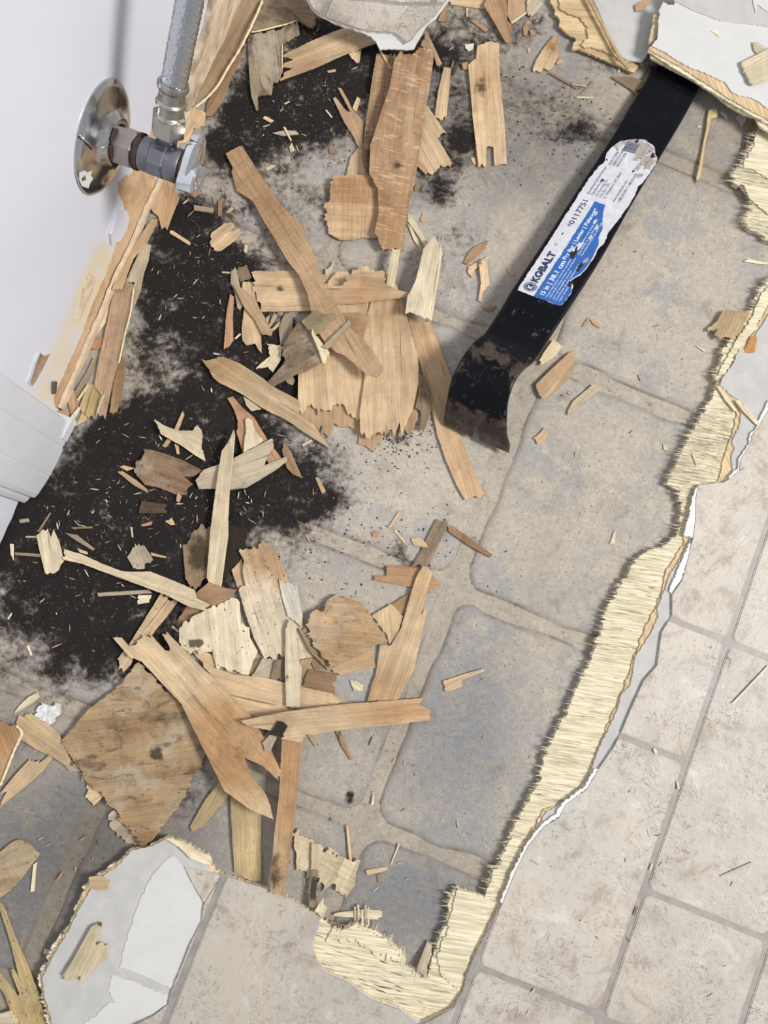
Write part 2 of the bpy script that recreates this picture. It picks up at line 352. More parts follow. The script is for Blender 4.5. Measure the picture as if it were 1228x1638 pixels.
BLUE = [(720, 1180, 120, 170, .9), (640, 1450, 140, 90, 1.0), (60, 1400, 200, 200, .5), (580, 900, 90, 60, .35), (900, 960, 100, 60, .35), (480, 1200, 60, 60, .5)]
TH = math.radians(21.7); U = np.array([math.cos(TH), -math.sin(TH)]); V = np.array([-math.sin(TH), -math.cos(TH)])
def floor_attrs(P, sd, grout):
    X, Y = PX(P[:, 0], P[:, 1], 0.0)
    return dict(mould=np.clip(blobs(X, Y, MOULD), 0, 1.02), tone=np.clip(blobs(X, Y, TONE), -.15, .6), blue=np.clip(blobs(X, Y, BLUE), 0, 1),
                edge=np.exp(-np.abs(sd - .0006) / 0.0013) * 1.0, grout=np.full(len(X), grout))
floor = empty('floor'); tag(floor, 'grey stone-patterned old vinyl floor, mould-blackened at left, under the torn flooring', kind='structure')
def noise2(P, s, seed=0.0):
    return np.array([mnoise.fractal(Vector((p[0] * s, p[1] * s, seed)), 0.7, 2.0, 3) for p in P])
STU = [-448, -272, -96, 80, 256, 432]; STV = [-606, -420, -232, -46, 130, 308, 480]
def grid_mesh(xs, ys):
    nx, ny = len(xs), len(ys); gx, gy = np.meshgrid(xs, ys); P = np.stack([gx.ravel(), gy.ravel()], 1)
    idx = np.arange(nx * ny).reshape(ny, nx); q = np.stack([idx[:-1, :-1], idx[:-1, 1:], idx[1:, 1:], idx[1:, :-1]], -1).reshape(-1, 4); return P, q
bx = np.arange(-0.36, 0.44, 0.0035); by = np.arange(-0.40, 0.56, 0.0035)
P0, q0 = grid_mesh(bx, by); nz = noise2(P0, 30)
uu = P0 @ U * 1000; vv = P0 @ V * 1000
sd0 = np.minimum(np.min([np.abs(uu - a) for a in STU], 0), np.min([np.abs(vv - a) for a in STV], 0)) / 1000.0
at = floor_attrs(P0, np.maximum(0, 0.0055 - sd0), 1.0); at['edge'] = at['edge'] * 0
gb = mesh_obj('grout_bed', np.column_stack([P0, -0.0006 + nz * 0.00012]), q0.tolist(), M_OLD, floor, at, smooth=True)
def stone(u0, u1, v0, v1):
    g = 5.5; u0 += g; u1 -= g; v0 += g; v1 -= g; cu, cv = (u0 + u1) / 2, (v0 + v1) / 2; hu, hv = (u1 - u0) / 2, (v1 - v0) / 2; st = 2.6
    a = np.arange(-hu - st, hu + 1.5 * st, st); b = np.arange(-hv - st, hv + 1.5 * st, st)
    Q, q = grid_mesh(a, b)
    Pw = ((Q[:, 0] + cu)[:, None] * U + (Q[:, 1] + cv)[:, None] * V) / 1000
    r = 14.0; wob = np.array([mnoise.noise(Vector((p[0] * 38, p[1] * 38, 3.3))) for p in Pw]) * 3.2
    dx = np.abs(Q[:, 0]) - (hu - r); dy = np.abs(Q[:, 1]) - (hv - r)
    sd = (np.hypot(np.maximum(dx, 0), np.maximum(dy, 0)) + np.minimum(np.maximum(dx, dy), 0) - r) * -1 + wob      # >0 inside, mm
    z = np.where(sd > 0, 0.0008 * (1 - np.exp(-np.maximum(sd, 0) / 2.2)), 0.0008 * sd / 1.2) - 0.0004 + 0.00022 * noise2(Pw, 24, 5)
    z = np.maximum(z, -0.0025)
    ok = (sd[q] > -4.5).any(1); q = q[ok]
    w = np.column_stack([Pw, z]); f = q[:, ::-1].tolist()
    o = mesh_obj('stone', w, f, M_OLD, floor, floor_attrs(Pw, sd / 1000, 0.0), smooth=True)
    return o
for i in range(len(STU) - 1):
    for j in range(len(STV) - 1):
        c = ((STU[i] + STU[i + 1]) / 2 * U + (STV[j] + STV[j + 1]) / 2 * V) / 1000
        X, Y = PX([c[0]], [c[1]])
        if -220 < X[0] < 1400 and -260 < Y[0] < 1850: stone(STU[i], STU[i + 1], STV[j], STV[j + 1])

# ---------------------------------------------------------------- upper floor: plywood, backing and vinyl, torn away
upf = empty('floor'); tag(upf, 'newer pale stone-print vinyl over thin plywood, torn back around the hole', kind='structure')
PLY = [(1300, 190), (1235, 205), (1210, 211), (1205, 231), (1194, 247), (1185, 266), (1176, 273), (1173, 291), (1182, 298), (1188, 294), (1202, 312), (1207, 312), (1195, 346), (1193, 355), (1198, 367), (1214, 372), (1228, 385), (1262, 395),
       (1262, 430), (1228, 448), (1216, 461), (1207, 488), (1194, 507), (1178, 528), (1164, 549), (1154, 573), (1142, 599), (1147, 614), (1140, 635), (1122, 670), (1098, 707), (1084, 739), (1066, 774), (1087, 785), (1092, 817),
       (1083, 845), (1081, 858), (1071, 866), (1060, 876), (1044, 879), (1023, 890), (1006, 914), (974, 970), (950, 1043), (932, 1078), (918, 1113), (898, 1155), (877, 1196), (859, 1252), (852, 1266), (831, 1305), (814, 1346), (800, 1381), (788, 1392), (776, 1434),
       (729, 1418), (719, 1434), (718, 1461), (703, 1503), (690, 1539), (683, 1565), (657, 1548), (644, 1542), (646, 1526), (621, 1503), (602, 1490), (569, 1477), (546, 1487), (530, 1483), (517, 1470),
       (510, 1464), (490, 1453), (450, 1428), (400, 1413), (355, 1398), (343, 1391), (333, 1368), (294, 1347), (267, 1338), (236, 1354), (208, 1358), (184, 1381), (140, 1410), (120, 1452), (104, 1487), (80, 1526), (62, 1562), (65, 1591), (78, 1640), (90, 1760), (1420, 1900), (1420, 190)]
ORG = [(1300, 400), (1240, 470), (1222, 500), (1205, 533), (1182, 556), (1172, 580), (1154, 605), (1150, 618), (1165, 640), (1177, 655), (1175, 682), (1165, 709), (1155, 739), (1147, 772), (1116, 775), (1106, 797), (1095, 844), (1093, 870), (1065, 914), (1051, 970), (1040, 984), (1009, 1064), (988, 1123), (953, 1207),
       (938, 1249), (929, 1277), (870, 1294), (850, 1329), (820, 1388), (799, 1442), (762, 1519), (744, 1558), (738, 1584), (722, 1610), (672, 1633), (641, 1611), (595, 1594), (556, 1566), (524, 1553), (506, 1532), (497, 1509), (511, 1475),
       (510, 1466), (490, 1455), (450, 1430), (400, 1415), (355, 1400), (340, 1393), (325, 1372), (293, 1352), (267, 1340), (236, 1356), (208, 1360), (184, 1384), (142, 1413), (123, 1454), (107, 1488), (83, 1527), (66, 1563), (68, 1592), (82, 1640), (95, 1760), (1420, 1900), (1420, 400)]
FELT = [(1300, 440), (1245, 480), (1228, 505), (1208, 536), (1205, 562), (1182, 559), (1174, 579), (1155, 606), (1152, 616), (1173, 635), (1189, 646), (1186, 655), (1184, 678), (1175, 698), (1171, 709), (1175, 719), (1170, 731), (1172, 752), (1157, 770), (1118, 776),
        (1108, 795), (1102, 825), (1093, 856), (1103, 862), (1094, 885), (1072, 918), (1065, 940), (1051, 973), (1053, 987), (1040, 1015), (1016, 1050), (1009, 1095), (995, 1109), (985, 1141), (954, 1207), (940, 1249), (905, 1281), (873, 1300), (853, 1335), (822, 1390), (801, 1444),
        (763, 1521), (746, 1559), (740, 1586), (724, 1612), (672, 1636), (641, 1613), (595, 1597), (556, 1568), (524, 1555), (504, 1534), (494, 1508), (500, 1480), (508, 1468), (490, 1457), (450, 1432), (400, 1417), (355, 1402), (335, 1393), (318, 1372), (292, 1354), (267, 1343),
        (240, 1355), (210, 1361), (187, 1386), (150, 1413), (128, 1452), (110, 1488), (86, 1527), (68, 1563), (71, 1592), (84, 1640), (97, 1760), (1420, 1900), (1420, 440)]
VIN = [(1300, 620), (1228, 657), (1212, 684), (1202, 696), (1200, 711), (1184, 735), (1182, 752), (1167, 766), (1157, 772), (1117, 776), (1113, 795), (1112, 834), (1108, 862), (1104, 877), (1099, 899), (1091, 928), (1075, 952), (1075, 984), (1058, 1012), (1051, 1064), (1030, 1088),
       (1009, 1134), (992, 1175), (981, 1196), (957, 1231), (939, 1262), (905, 1287), (894, 1308), (870, 1322), (845, 1353), (824, 1395), (802, 1449), (764, 1523), (747, 1561), (741, 1588), (726, 1612), (690, 1632), (670, 1640), (641, 1616), (595, 1600), (556, 1571), (524, 1558), (507, 1536), (500, 1509), (512, 1478),
       (508, 1466), (490, 1454), (450, 1429), (400, 1414), (355, 1399), (326, 1447), (322, 1474), (303, 1513), (287, 1555), (274, 1583), (269, 1607), (245, 1625), (205, 1644), (170, 1760), (1420, 1900), (1420, 620)]
def layer(name, poly, z0, z1, mats, g=None, gamp=0.0, amp=0.0004, step=0.0014, parent=None, attrs=None, dens=None):
    p = [W(a, b, z1) for a, b in poly]; p = rough_outline(p, step, amp, g, gamp)
    vs, fs = cdt([p], dens or [])
    verts, faces, mi = solidify(vs, fs, [z1] * len(vs), [z0] * len(vs))
    return mesh_obj(name, verts, faces, mats, parent, attrs, midx=mi)
GP = np.array([math.cos(math.radians(-9)), math.sin(math.radians(-9))])
pl = layer('plywood_sheet', PLY, 0.0005, 0.006, [M_PLY, M_PLY], GP, 0.0013, 0.0004, 0.0009, upf)
po = layer('plywood_face_veneer', ORG, 0.006, 0.007, [M_PLYO, M_PLYO], GP, 0.0006, 0.0004, 0.0016, upf)
fe = layer('vinyl_backing', FELT, 0.007, 0.008, [M_FELT, M_TORN], None, 0, 0.0005, 0.0014, upf)
vn = layer('vinyl_sheet', VIN, 0.008, 0.0092, [M_GROOVE, M_TORN], None, 0, 0.0003, 0.0016, upf)
P1 = [(277, 1369), (293, 1386), (326, 1447), (322, 1474), (303, 1513), (287, 1555), (274, 1581), (231, 1561), (192, 1548), (199, 1513), (221, 1447), (244, 1399), (261, 1379)]
P2 = [(179, 1560), (208, 1568), (268, 1593), (267, 1607), (241, 1623), (212, 1633), (195, 1642), (170, 1700), (110, 1700), (130, 1640), (156, 1623), (173, 1604), (184, 1604), (173, 1584)]
for k, pp in enumerate((P1, P2)): layer('peeled_patch', pp, 0.008, 0.0084, [M_WHITE, M_WHITE], None, 0, 0.0006, 0.0016, upf)
layer('vinyl_scrap', [(295, 1387), (340, 1397), (353, 1400), (327, 1445), (312, 1420)], 0.0084, 0.0093, [M_VIN, M_TORN], None, 0, 0.0001, 0.003, upf)
for pp in ([(1228, 640), (1228, 660), (1213, 687), (1203, 699), (1201, 713), (1185, 738), (1184, 752), (1168, 768), (1166, 762), (1181, 748), (1181, 734), (1198, 709), (1199, 695), (1210, 682)],
           [(1117, 776), (1113, 795), (1112, 834), (1108, 861), (1094, 856), (1102, 825), (1107, 797), (1112, 782)],
           [(1105, 866), (1100, 895), (1090, 926), (1074, 950), (1070, 946), (1082, 915), (1095, 885)],
           [(958, 1230), (939, 1261), (907, 1286), (895, 1306), (871, 1321), (846, 1352), (825, 1394), (803, 1446), (800, 1442), (820, 1392), (842, 1349), (866, 1318), (888, 1303), (900, 1284), (935, 1258), (952, 1229)],
           [(512, 1478), (500, 1509), (507, 1536), (503, 1534), (495, 1508), (500, 1482)]):
    layer('torn_white_rim', pp, 0.008, 0.0095, [M_TORN, M_TORN], None, 0, 0.0006, 0.0012, upf)
VINW = [W(a, b, 0.0096) for a, b in VIN]
def vtile(u0, u1, v0, v1):
    g = 2.2; u0 += g; u1 -= g; v0 += g; v1 -= g; r = 5.0; o = []
    for (cu, cv, a0) in ((u1 - r, v1 - r, 0), (u0 + r, v1 - r, 90), (u0 + r, v0 + r, 180), (u1 - r, v0 + r, 270)):
        for k in range(5):
            a = math.radians(a0 + k * 22.5); o.append(((cu + r * math.cos(a)) * U + (cv + r * math.sin(a)) * V) / 1000)
    o = [tuple(p) for p in o]; out = []
    for i in range(len(o)):                       # slightly hand-cut looking edges
        a, b = np.array(o[i]), np.array(o[(i + 1) % len(o)]); k = max(1, int(np.linalg.norm(b - a) / 0.0084))
        for j in range(k):
            p = a + (b - a) * j / k; w = mnoise.noise(Vector((p[0] * 60, p[1] * 60, 1))) * 0.00035; out.append((p[0] + w, p[1] + w))
    def shrink(lst, d):
        c = []
        n = len(lst)
        for i in range(n):
            a = np.array(lst[i - 1]); b = np.array(lst[(i + 1) % n]); e = b - a; e = e / (np.linalg.norm(e) + 1e-9); nrm = np.array([-e[1], e[0]])
            q = np.array(lst[i]) + nrm * d; q2 = np.array(lst[i]) - nrm * d; cc = np.mean(lst, 0)
            c.append(tuple(q if np.linalg.norm(q - cc) < np.linalg.norm(q2 - cc) else q2))
        return c
    vs, fs = clip(out, VINW)
    if len(fs) < 1: return
    inn = shrink(out, 0.0009)
    vs2, fs2 = clip(inn, VINW)
    va, fa, ma = solidify(vs, fs, [0.00955] * len(vs), [0.0088] * len(vs))
    vb, fb, mb = solidify(vs2, fs2, [0.0099] * len(vs2), [0.0094] * len(vs2))
    n = len(va)
    tone = [0.05 + random.uniform(-.03, .04)] * (n + len(vb))
    if u1 < 190 and u0 > 0: tone = [0.13] * (n + len(vb))
    mesh_obj('tile', va + vb, fa + [[i + n for i in f] for f in fb], [M_VIN, M_TORN if False else M_VIN], upf, dict(tone=tone), midx=ma + mb)
for u0, u1, vs_ in ((-92, 3, (60, 273, 460)), (3, 185, (-90, 100, 330)), (185, 278, (-270, -84, 7, 188, 280, 420)), (278, 373, (-400, -260, -84, 100, 190, 330)), (373, 560, (-400, -176, 12, 200, 400))):
    for v0, v1 in zip(vs_[:-1], vs_[1:]): vtile(u0, u1, v0, v1)

# loose fibres standing out of the torn plywood
PLYW = [W(a, b, 0.006) for a, b in PLY]; ORGW = [W(a, b, 0.007) for a, b in ORG]
def fibres(name, spots, parent, mat, mould=()):
    vs = []; fs = []; tint = []
    for (x, y, z, ang, L, w, tz, tn) in spots:
        c, s = math.cos(ang), math.sin(ang); k = len(vs); h = w * 0.5
        p = Vector((x, y, z)); d = Vector((c, s, tz)); nn = Vector((-s, c, 0))
        a = p - d * L / 2; b = p + d * L / 2
        ring = lambda q, ww: [q + nn * ww / 2, q + Vector((0, 0, h)), q - nn * ww / 2]
        m = p + Vector((0, 0, h * 0.3))
        vs += ring(a, w * 0.25) + ring(m, w) + ring(b, w * 0.2); tint += [tn] * 9
        for r in (0, 3):
            for i in range(3): j = (i + 1) % 3; fs.append([k + r + i, k + r + j, k + r + 3 + j, k + r + 3 + i])
        fs += [[k, k + 1, k + 2], [k + 8, k + 7, k + 6]]
    return mesh_obj(name, vs, fs, mat, parent, dict(tint=tint))
band = []
def grain_at(X, Y):
    if Y > 1470 and X < 690: return math.radians(-19)
    if Y > 1400: return math.radians(-12)
    if Y < 400: return math.radians(-9)
    if Y < 860: return math.radians(-11)
    return math.radians(-10)
BANDP = [[(1060, 780), (1125, 660), (1190, 640), (1180, 700), (1150, 775), (1112, 776), (1098, 830)], [(1110, 870), (1000, 900), (930, 1080), (850, 1260), (790, 1400), (716, 1420), (680, 1560), (640, 1540), (600, 1480), (510, 1470), (490, 1540), (640, 1640), (740, 1600), (830, 1400), (935, 1290), (1060, 990)],
         [(1228, 205), (1190, 208), (1160, 290), (1190, 380), (1260, 400), (1260, 205)], [(1228, 440), (1180, 520), (1140, 600), (1150, 625), (1235, 500), (1250, 450)]]
from itertools import chain
nb = 0; rr = random.Random(3)
while nb < 2600:
    poly = rr.choice(BANDP[1:2] * 5 + BANDP[0:1] * 2 + BANDP[2:3] * 2 + BANDP[3:])
    xs = [p[0] for p in poly]; ys = [p[1] for p in poly]; X, Y = rr.uniform(min(xs), max(xs)), rr.uniform(min(ys), max(ys))
    if not inside((X, Y), poly): continue
    w = W(X, Y, 0.0062)
    if not inside(w, PLYW) or inside(w, ORGW): continue
    a = grain_at(X, Y) + rr.gauss(0, 0.05); L = rr.uniform(0.004, 0.018)
    e1 = (w[0] + math.cos(a) * L / 2, w[1] + math.sin(a) * L / 2)
    if inside(e1, ORGW): L *= 0.4
    dark = 0.0
    if 640 > X > 600 and 1535 < Y < 1590: dark = rr.choice([0, .6, .85])
    band.append((w[0], w[1], 0.006, a, L, rr.uniform(.00035, .0010), rr.gauss(0, 0.02), min(.9, abs(rr.gauss(0, 0.10)) + dark + (0.35 if rr.random() < .16 else 0)))); nb += 1
# fringe at the hole edge
for i in range(len(PLY) - 5):
    a, b = PLY[i], PLY[i + 1]; L = math.hypot(b[0] - a[0], b[1] - a[1])
    if a[0] > 1260 and b[0] > 1240: continue
    if i > 70: break
    for k in range(int(L / 3.2)):
        t = rr.random(); X, Y = a[0] + (b[0] - a[0]) * t, a[1] + (b[1] - a[1]) * t; w = W(X, Y, .003)
        ang = grain_at(X, Y) + rr.gauss(0, 0.10); LL = rr.uniform(.003, .008) if rr.random() < .8 else rr.uniform(.008, .015)
        if 500 < X < 700 and Y > 1460: ang = math.radians(70) + rr.gauss(0, .15)
        band.append((w[0], w[1], rr.uniform(.0040, .0060), ang, LL, rr.uniform(.0005, .0013), rr.gauss(0, .05), abs(rr.gauss(0, 0.05))))
fb = fibres('plywood_fibres', band, upf, M_FIB); fb['kind'] = 'stuff'
# second ply ledges seen in steps
layer('plywood_ledge', [(1235, 452), (1218, 470), (1200, 512), (1180, 540), (1160, 575), (1148, 600), (1158, 600), (1180, 560), (1205, 530), (1232, 480)], 0.006, 0.0074, [M_PLY, M_PLY], GP, .0006, .0006, .0012, upf)
layer('plywood_ledge', [(1190, 296), (1232, 302), (1232, 345), (1212, 330), (1200, 318)], 0.006, 0.0076, [M_PLY, M_PLY], GP, .001, .0005, .0012, upf)
layer('plywood_ledge', [(1208, 214), (1232, 212), (1232, 288), (1205, 272), (1188, 268), (1196, 250), (1207, 232)], 0.006, 0.0072, [M_PLY, M_PLY], GP, .001, .0005, .0012, upf)
layer('plywood_ledge', [(532, 1484), (548, 1488), (569, 1480), (600, 1493), (618, 1505), (640, 1528), (642, 1540), (610, 1530), (570, 1508), (530, 1500), (521, 1504)], 0.006, 0.0071, [M_PLY, M_PLY], np.array([.34, .94]), .0016, .0005, .0010, upf)
layer('plywood_ledge', [(732, 1421), (776, 1437), (788, 1396), (797, 1388), (784, 1440), (752, 1530), (735, 1585), (705, 1560), (700, 1530), (716, 1480)], 0.006, 0.007, [M_PLY, M_PLY], GP, .0010, .0005, .0012, upf)

# ---------------------------------------------------------------- wall with its torn lower edge, door casing
WA = np.array([-.1921, .1416]); WT = np.array([.3525, .9358]); WN = np.array([.9358, -.3525])
def wp(s, off, z): return (WA[0] + WT[0] * s + WN[0] * off, WA[1] + WT[1] * s + WN[1] * off, z)
ss = np.arange(-0.30, 0.62, 0.004); zz = np.concatenate([np.arange(0.004, 0.16, 0.004), np.arange(0.16, 0.75, 0.03)])
vs = []; sv = []
for z in zz:
    for s in ss:
        vs.append(wp(s, 0.0 + 0.0007 * mnoise.noise(Vector((s * 14, z * 14, 0))), z + (0.003 * mnoise.noise(Vector((s * 90, 3, 0))) if z < .005 else 0)))
nx, ny = len(ss), len(zz); fs = []
for j in range(ny - 1):
    for i in range(nx - 1): k = j * nx + i; fs.append([k, k + nx, k + nx + 1, k + 1])
n0 = len(vs)
A_ = np.array(vs); X, Y = PX(A_[:, 0], A_[:, 1], A_[:, 2])
peel = blobs(X, Y, [(226, 330, 24, 48, 1.1, 22), (208, 300, 26, 26, .8), (236, 260, 18, 40, .9, 15), (250, 200, 12, 45, .55, 15), (196, 385, 10, 40, .8, 22), (170, 455, 10, 60, .8, 23), (140, 530, 9, 60, .8, 23), (112, 595, 9, 45, .8, 23), (290, 80, 18, 90, .5, 22), (95, 640, 10, 25, .6)])
yel = blobs(X, Y, [(160, 430, 26, 70, 1.0, 22), (130, 500, 34, 80, .9, 22), (90, 590, 40, 50, .8), (65, 640, 40, 30, .7), (200, 350, 25, 30, .5), (150, 380, 20, 30, .3), (105, 640, 20, 20, .8), (240, 60, 40, 120, .3), (240, 180, 30, 40, .4)])
at = dict(peel=peel, yellow=yel)
wall = empty('wall_left'); tag(wall, 'white painted wall at left, its foot torn and stained', kind='structure')
mesh_obj('wall_face', vs, fs, M_WALL, wall, at, smooth=True)
# drywall bottom edge and back
vb = []
for s in ss: vb += [wp(s, 0.0002, 0.0042), wp(s, -0.0125, 0.0042), wp(s, -0.0125, .75)]
fb_ = []
for i in range(nx - 1): k = i * 3; fb_ += [[k, k + 1, k + 4, k + 3], [k + 1, k + 2, k + 5, k + 4]]
mesh_obj('drywall_core', vb, fb_, M_CUT, wall)
# torn paper lip along the foot of the wall
vl = []; fl = []; 
for i, s in enumerate(np.arange(0.0, 0.36, 0.0025)):
    h = 0.010 + 0.006 * mnoise.noise(Vector((s * 25, 9, 0))) + 0.002 * mnoise.noise(Vector((s * 160, 9, 0)))
    vl += [wp(s, .0004, 0.003), wp(s, .0030 + .001 * mnoise.noise(Vector((s * 60, 1, 0))), 0.002), wp(s, .0028, h * .8), wp(s, .0006, h)]
    if i: k = (i - 1) * 4; fl += [[k + j, k + j + 1, k + 5 + j, k + 4 + j] for j in range(3)]
M_LIP = simple('torn_paper_lip', (196, 176, 152), 0.85, ns=130, namp=0.14, bump=0.5)
lip = mesh_obj('torn_paper_lip', vl, fl, M_LIP, wall)
M_ROT = simple('rotten_wall_foot', (186, 168, 146), 0.9, ns=70, namp=0.45, bump=0.6)
# two bits of bare metal corner bead and damage near the casing
def wall_patch(name, pts, mat, off=.0008, th=.0012):
    out = []
    for (a, b) in pts:                    # meet the pixel ray with the wall plane
        v = np.array([a - CX, b - CY, F]); r = np.array([v @ EX, -(v @ EY), -(v @ D)]); k = ((WA - 0) @ WN + off) / (r[:2] @ WN); out.append(r * k + np.array([0, 0, H]))
    n = len(out); vs = [tuple(p + np.append(WN, 0) * th) for p in out] + [tuple(p - np.append(WN, 0) * off) for p in out]
    fs = [list(range(n))[::-1], [i + n for i in range(n)]] + [[i, (i + 1) % n, (i + 1) % n + n, i + n] for i in range(n)]
    return mesh_obj(name, vs, fs, mat, wall)
wall_patch('bead_chip', px('R4', [(185, 490), (205, 505), (232, 495), (215, 530), (190, 580), (165, 625), (145, 650), (135, 630), (150, 590), (165, 540)]), M_CHROME2)
wall_patch('bead_chip', px('R4', [(250, 632), (268, 628), (265, 650), (262, 685), (250, 688), (248, 660)]), M_BODY)
for pts in ([(560, 1010), (600, 1005), (612, 1040), (600, 1100), (570, 1150), (530, 1170), (525, 1120), (545, 1060)],): wall_patch('paint_flake', px('R1', pts), M_WALL, .0006, .0012)
wall_patch('putty_smear', px('R4', [(430, 110), (455, 140), (440, 200), (410, 270), (385, 330), (370, 330), (385, 260), (400, 180)]), M_CUT, .0004, .0004)

wall_patch('rotten_wall_foot', px('Z8', [(455, -60), (600, -60), (590, 20), (560, 120), (520, 230), (470, 340), (420, 450), (380, 560), (340, 650), (300, 740), (262, 740), (270, 640), (300, 500), (350, 360), (400, 220), (440, 60)]), M_ROT, .0012, .0022)
wall_patch('rotten_wall_foot', px('Z8', [(480, 120), (560, -60), (575, -60), (540, 130), (450, 330), (370, 520), (330, 600), (360, 470), (430, 280)]), M_LIP, .0034, .0012)
trim = empty('trim_1'); tag(trim, 'white door casing with moulded face ending at the floor, lower left', kind='structure')
prof = [(0, 0), (0, .0105), (.0015, .0125), (.017, .0129), (.0182, .0125), (.0195, .0129), (.022, .0132), (.040, .0125), (.0412, .0121), (.0424, .0123), (.0560, .0105), (.0590, .0090), (.0600, .0060), (.0625, .0052), (.0650, .0035), (.065, 0)]
vs = []; fs = []; zs = [0, .02, .3, .75]
for z in zs:
    for (a, o) in prof:
        zz_ = z
        if z == 0: zz_ = 0.0012 + 0.0010 * math.sin(a * 160) + (.0018 if a > .055 else 0)
        vs.append(wp(-.0065 - a, o, zz_))
n = len(prof)
for j in range(len(zs) - 1):
    for i in range(n): fs.append([j * n + i, j * n + (i + 1) % n, (j + 1) * n + (i + 1) % n, (j + 1) * n + i])
fs.append(list(range(n))[::-1])
mesh_obj('casing_board', vs, fs, M_TRIM, trim)
vs = []; fs = []
for z in (0.0008, .012): vs += [wp(-.004, 0, z), wp(-.004, .0145, z), wp(-.020, .0135, z), wp(-.020, .002, z)]
mesh_obj('casing_foot', vs, [[0, 1, 2, 3], [7, 6, 5, 4], [0, 4, 5, 1], [1, 5, 6, 2], [2, 6, 7, 3], [3, 7, 4, 0]], M_TRIM, trim)

# ---------------------------------------------------------------- pry bar
SEC = [  # left edge, right edge, height of the left and right top edge, thickness   (from the claw tip to the far end)
    ((710, 679), (814, 725), .0056, .0072, .0016), ((710, 671), (815, 712), .0084, .0102, .0024), ((711, 660), (811, 701), .0120, .0142, .0032), ((713, 646), (809.5, 684), .0180, .0205, .0042),
    ((716, 630), (810, 666), .0245, .0270, .0050), ((720, 613), (811.5, 648), .0295, .0325, .0056), ((727, 594), (816, 630), .0335, .0370, .0058), ((735, 578), (823, 612), .0350, .0385, .0058),
    ((746, 560), (833, 595), .0335, .0375, .0058), ((757, 546.5), (844, 582), .0300, .0340, .0058), ((768, 537), (855, 574), .0255, .0295, .0057), ((777, 530), (865, 561.5), .0222, .0260, .0056),
    ((789, 512), (878, 542), .0200, .0238, .0055), ((805, 487), (895, 516), .0190, .0226, .0055), ((820, 461.5), (909, 495), .0180, .0216, .0055), ((872, 383), (961.5, 413), .0155, .0190, .0055),
    ((927, 298), (1013, 322), .0130, .0162, .0055), ((974, 227), (1057, 249), .0105, .0135, .0055), ((1014, 160), (1095, 185), .0085, .0110, .0055), ((1045, 110), (1122, 135), .0068, .0090, .0052),
    ((1072, 64), (1150, 90), .0055, .0072, .0040), ((1095, 26), (1170, 52), .0040, .0052, .0025)]
def cat(a, b, c, d, t): return 0.5 * ((2 * b) + (-a + c) * t + (2 * a - 5 * b + 4 * c - d) * t * t + (-a + 3 * b - 3 * c + d) * t ** 3)
L3 = [np.array(W3(*s[0], s[2])) for s in SEC]; R3_ = [np.array(W3(*s[1], s[3])) for s in SEC]; TK = [s[4] for s in SEC]
rowsL, rowsR, rowsT = [], [], []
for i in range(len(SEC) - 1):
    for k in range(6):
        t = k / 6; ii = [max(i - 1, 0), i, i + 1, min(i + 2, len(SEC) - 1)]
        rowsL.append(cat(*[L3[j] for j in ii], t)); rowsR.append(cat(*[R3_[j] for j in ii], t)); rowsT.append(cat(*[TK[j] for j in ii], t))
rowsL.append(L3[-1]); rowsR.append(R3_[-1]); rowsT.append(TK[-1])
rowsL, rowsR, rowsT = map(np.array, (rowsL, rowsR, rowsT)); NR = len(rowsL)
tang = np.gradient((rowsL + rowsR) / 2, axis=0); lat = rowsR - rowsL; nrm = np.cross(lat, tang); nrm /= np.linalg.norm(nrm, axis=1)[:, None]
nrm[nrm[:, 2] < 0] *= -1 if False else 1
if nrm[-1][2] < 0: nrm = -nrm
ts = np.array([0, .012, .035, .08, .14, .2, .27, .34, .40, .437, .438, .46, .49, .52, .542, .543, .60, .66, .73, .8, .86, .92, .965, .988, 1.0]); NT_ = len(ts)
bev = lambda t: 0.0014 * (max(0, 1 - min(t, 1 - t) / .035)) ** 2.2
def notch_row(t):        # the nail slot is cut back further in its middle
    d = abs(t - 0.49)
    return 11 if d < .035 else (6 if d < .052 else 0)
vs = []; wear = []; scuff = []
for r in range(NR):
    for t in ts:
        rr_ = max(r, notch_row(t) if r < 12 else 0)
        th = rowsT[rr_]; p = rowsL[rr_] + (rowsR[rr_] - rowsL[rr_]) * t - nrm[rr_] * min(bev(t), th * .35); vs.append(p)
        s = rr_ / 6; wear.append(max(.12, 1.15 - (s / 3.6) ** 2 * .75) if s < 5 else max(.05, .60 - abs(s - 8.3) * .16)); scuff.append(max(0, 1 - abs(s - 12.9) / 1.4) * (1 if .45 < t < .95 else .3) + (.25 if s < 9 else 0.05))
nt = len(vs)
for r in range(NR):
    for t in ts:
        rr_ = max(r, notch_row(t) if r < 12 else 0)
        th = rowsT[rr_]; p = rowsL[rr_] + (rowsR[rr_] - rowsL[rr_]) * t - nrm[rr_] * (th - min(bev(t), th * .35)); vs.append(p); wear.append(.5); scuff.append(0)
fs = []
for r in range(NR - 1):
    for c in range(NT_ - 1):
        if r + 1 <= min(notch_row(ts[c]), notch_row(ts[c + 1])): continue
        a = r * NT_ + c; fs += [[a, a + 1, a + 1 + NT_, a + NT_], [nt + a, nt + a + NT_, nt + a + 1 + NT_, nt + a + 1]]
    for c in (0, NT_ - 1):
        a = r * NT_ + c; q = [a, a + NT_, nt + a + NT_, nt + a]; fs.append(q if c == 0 else q[::-1])
for r in (0, NR - 1):
    for c in range(NT_ - 1): a = r * NT_ + c; q = [a, nt + a, nt + a + 1, a + 1]; fs.append(q if r == 0 else q[::-1])
bar = empty('pry_bar', W3(762, 703, 0)); tag(bar, 'black flat pry bar with a worn notched claw and a torn blue and white sticker', 'pry bar')
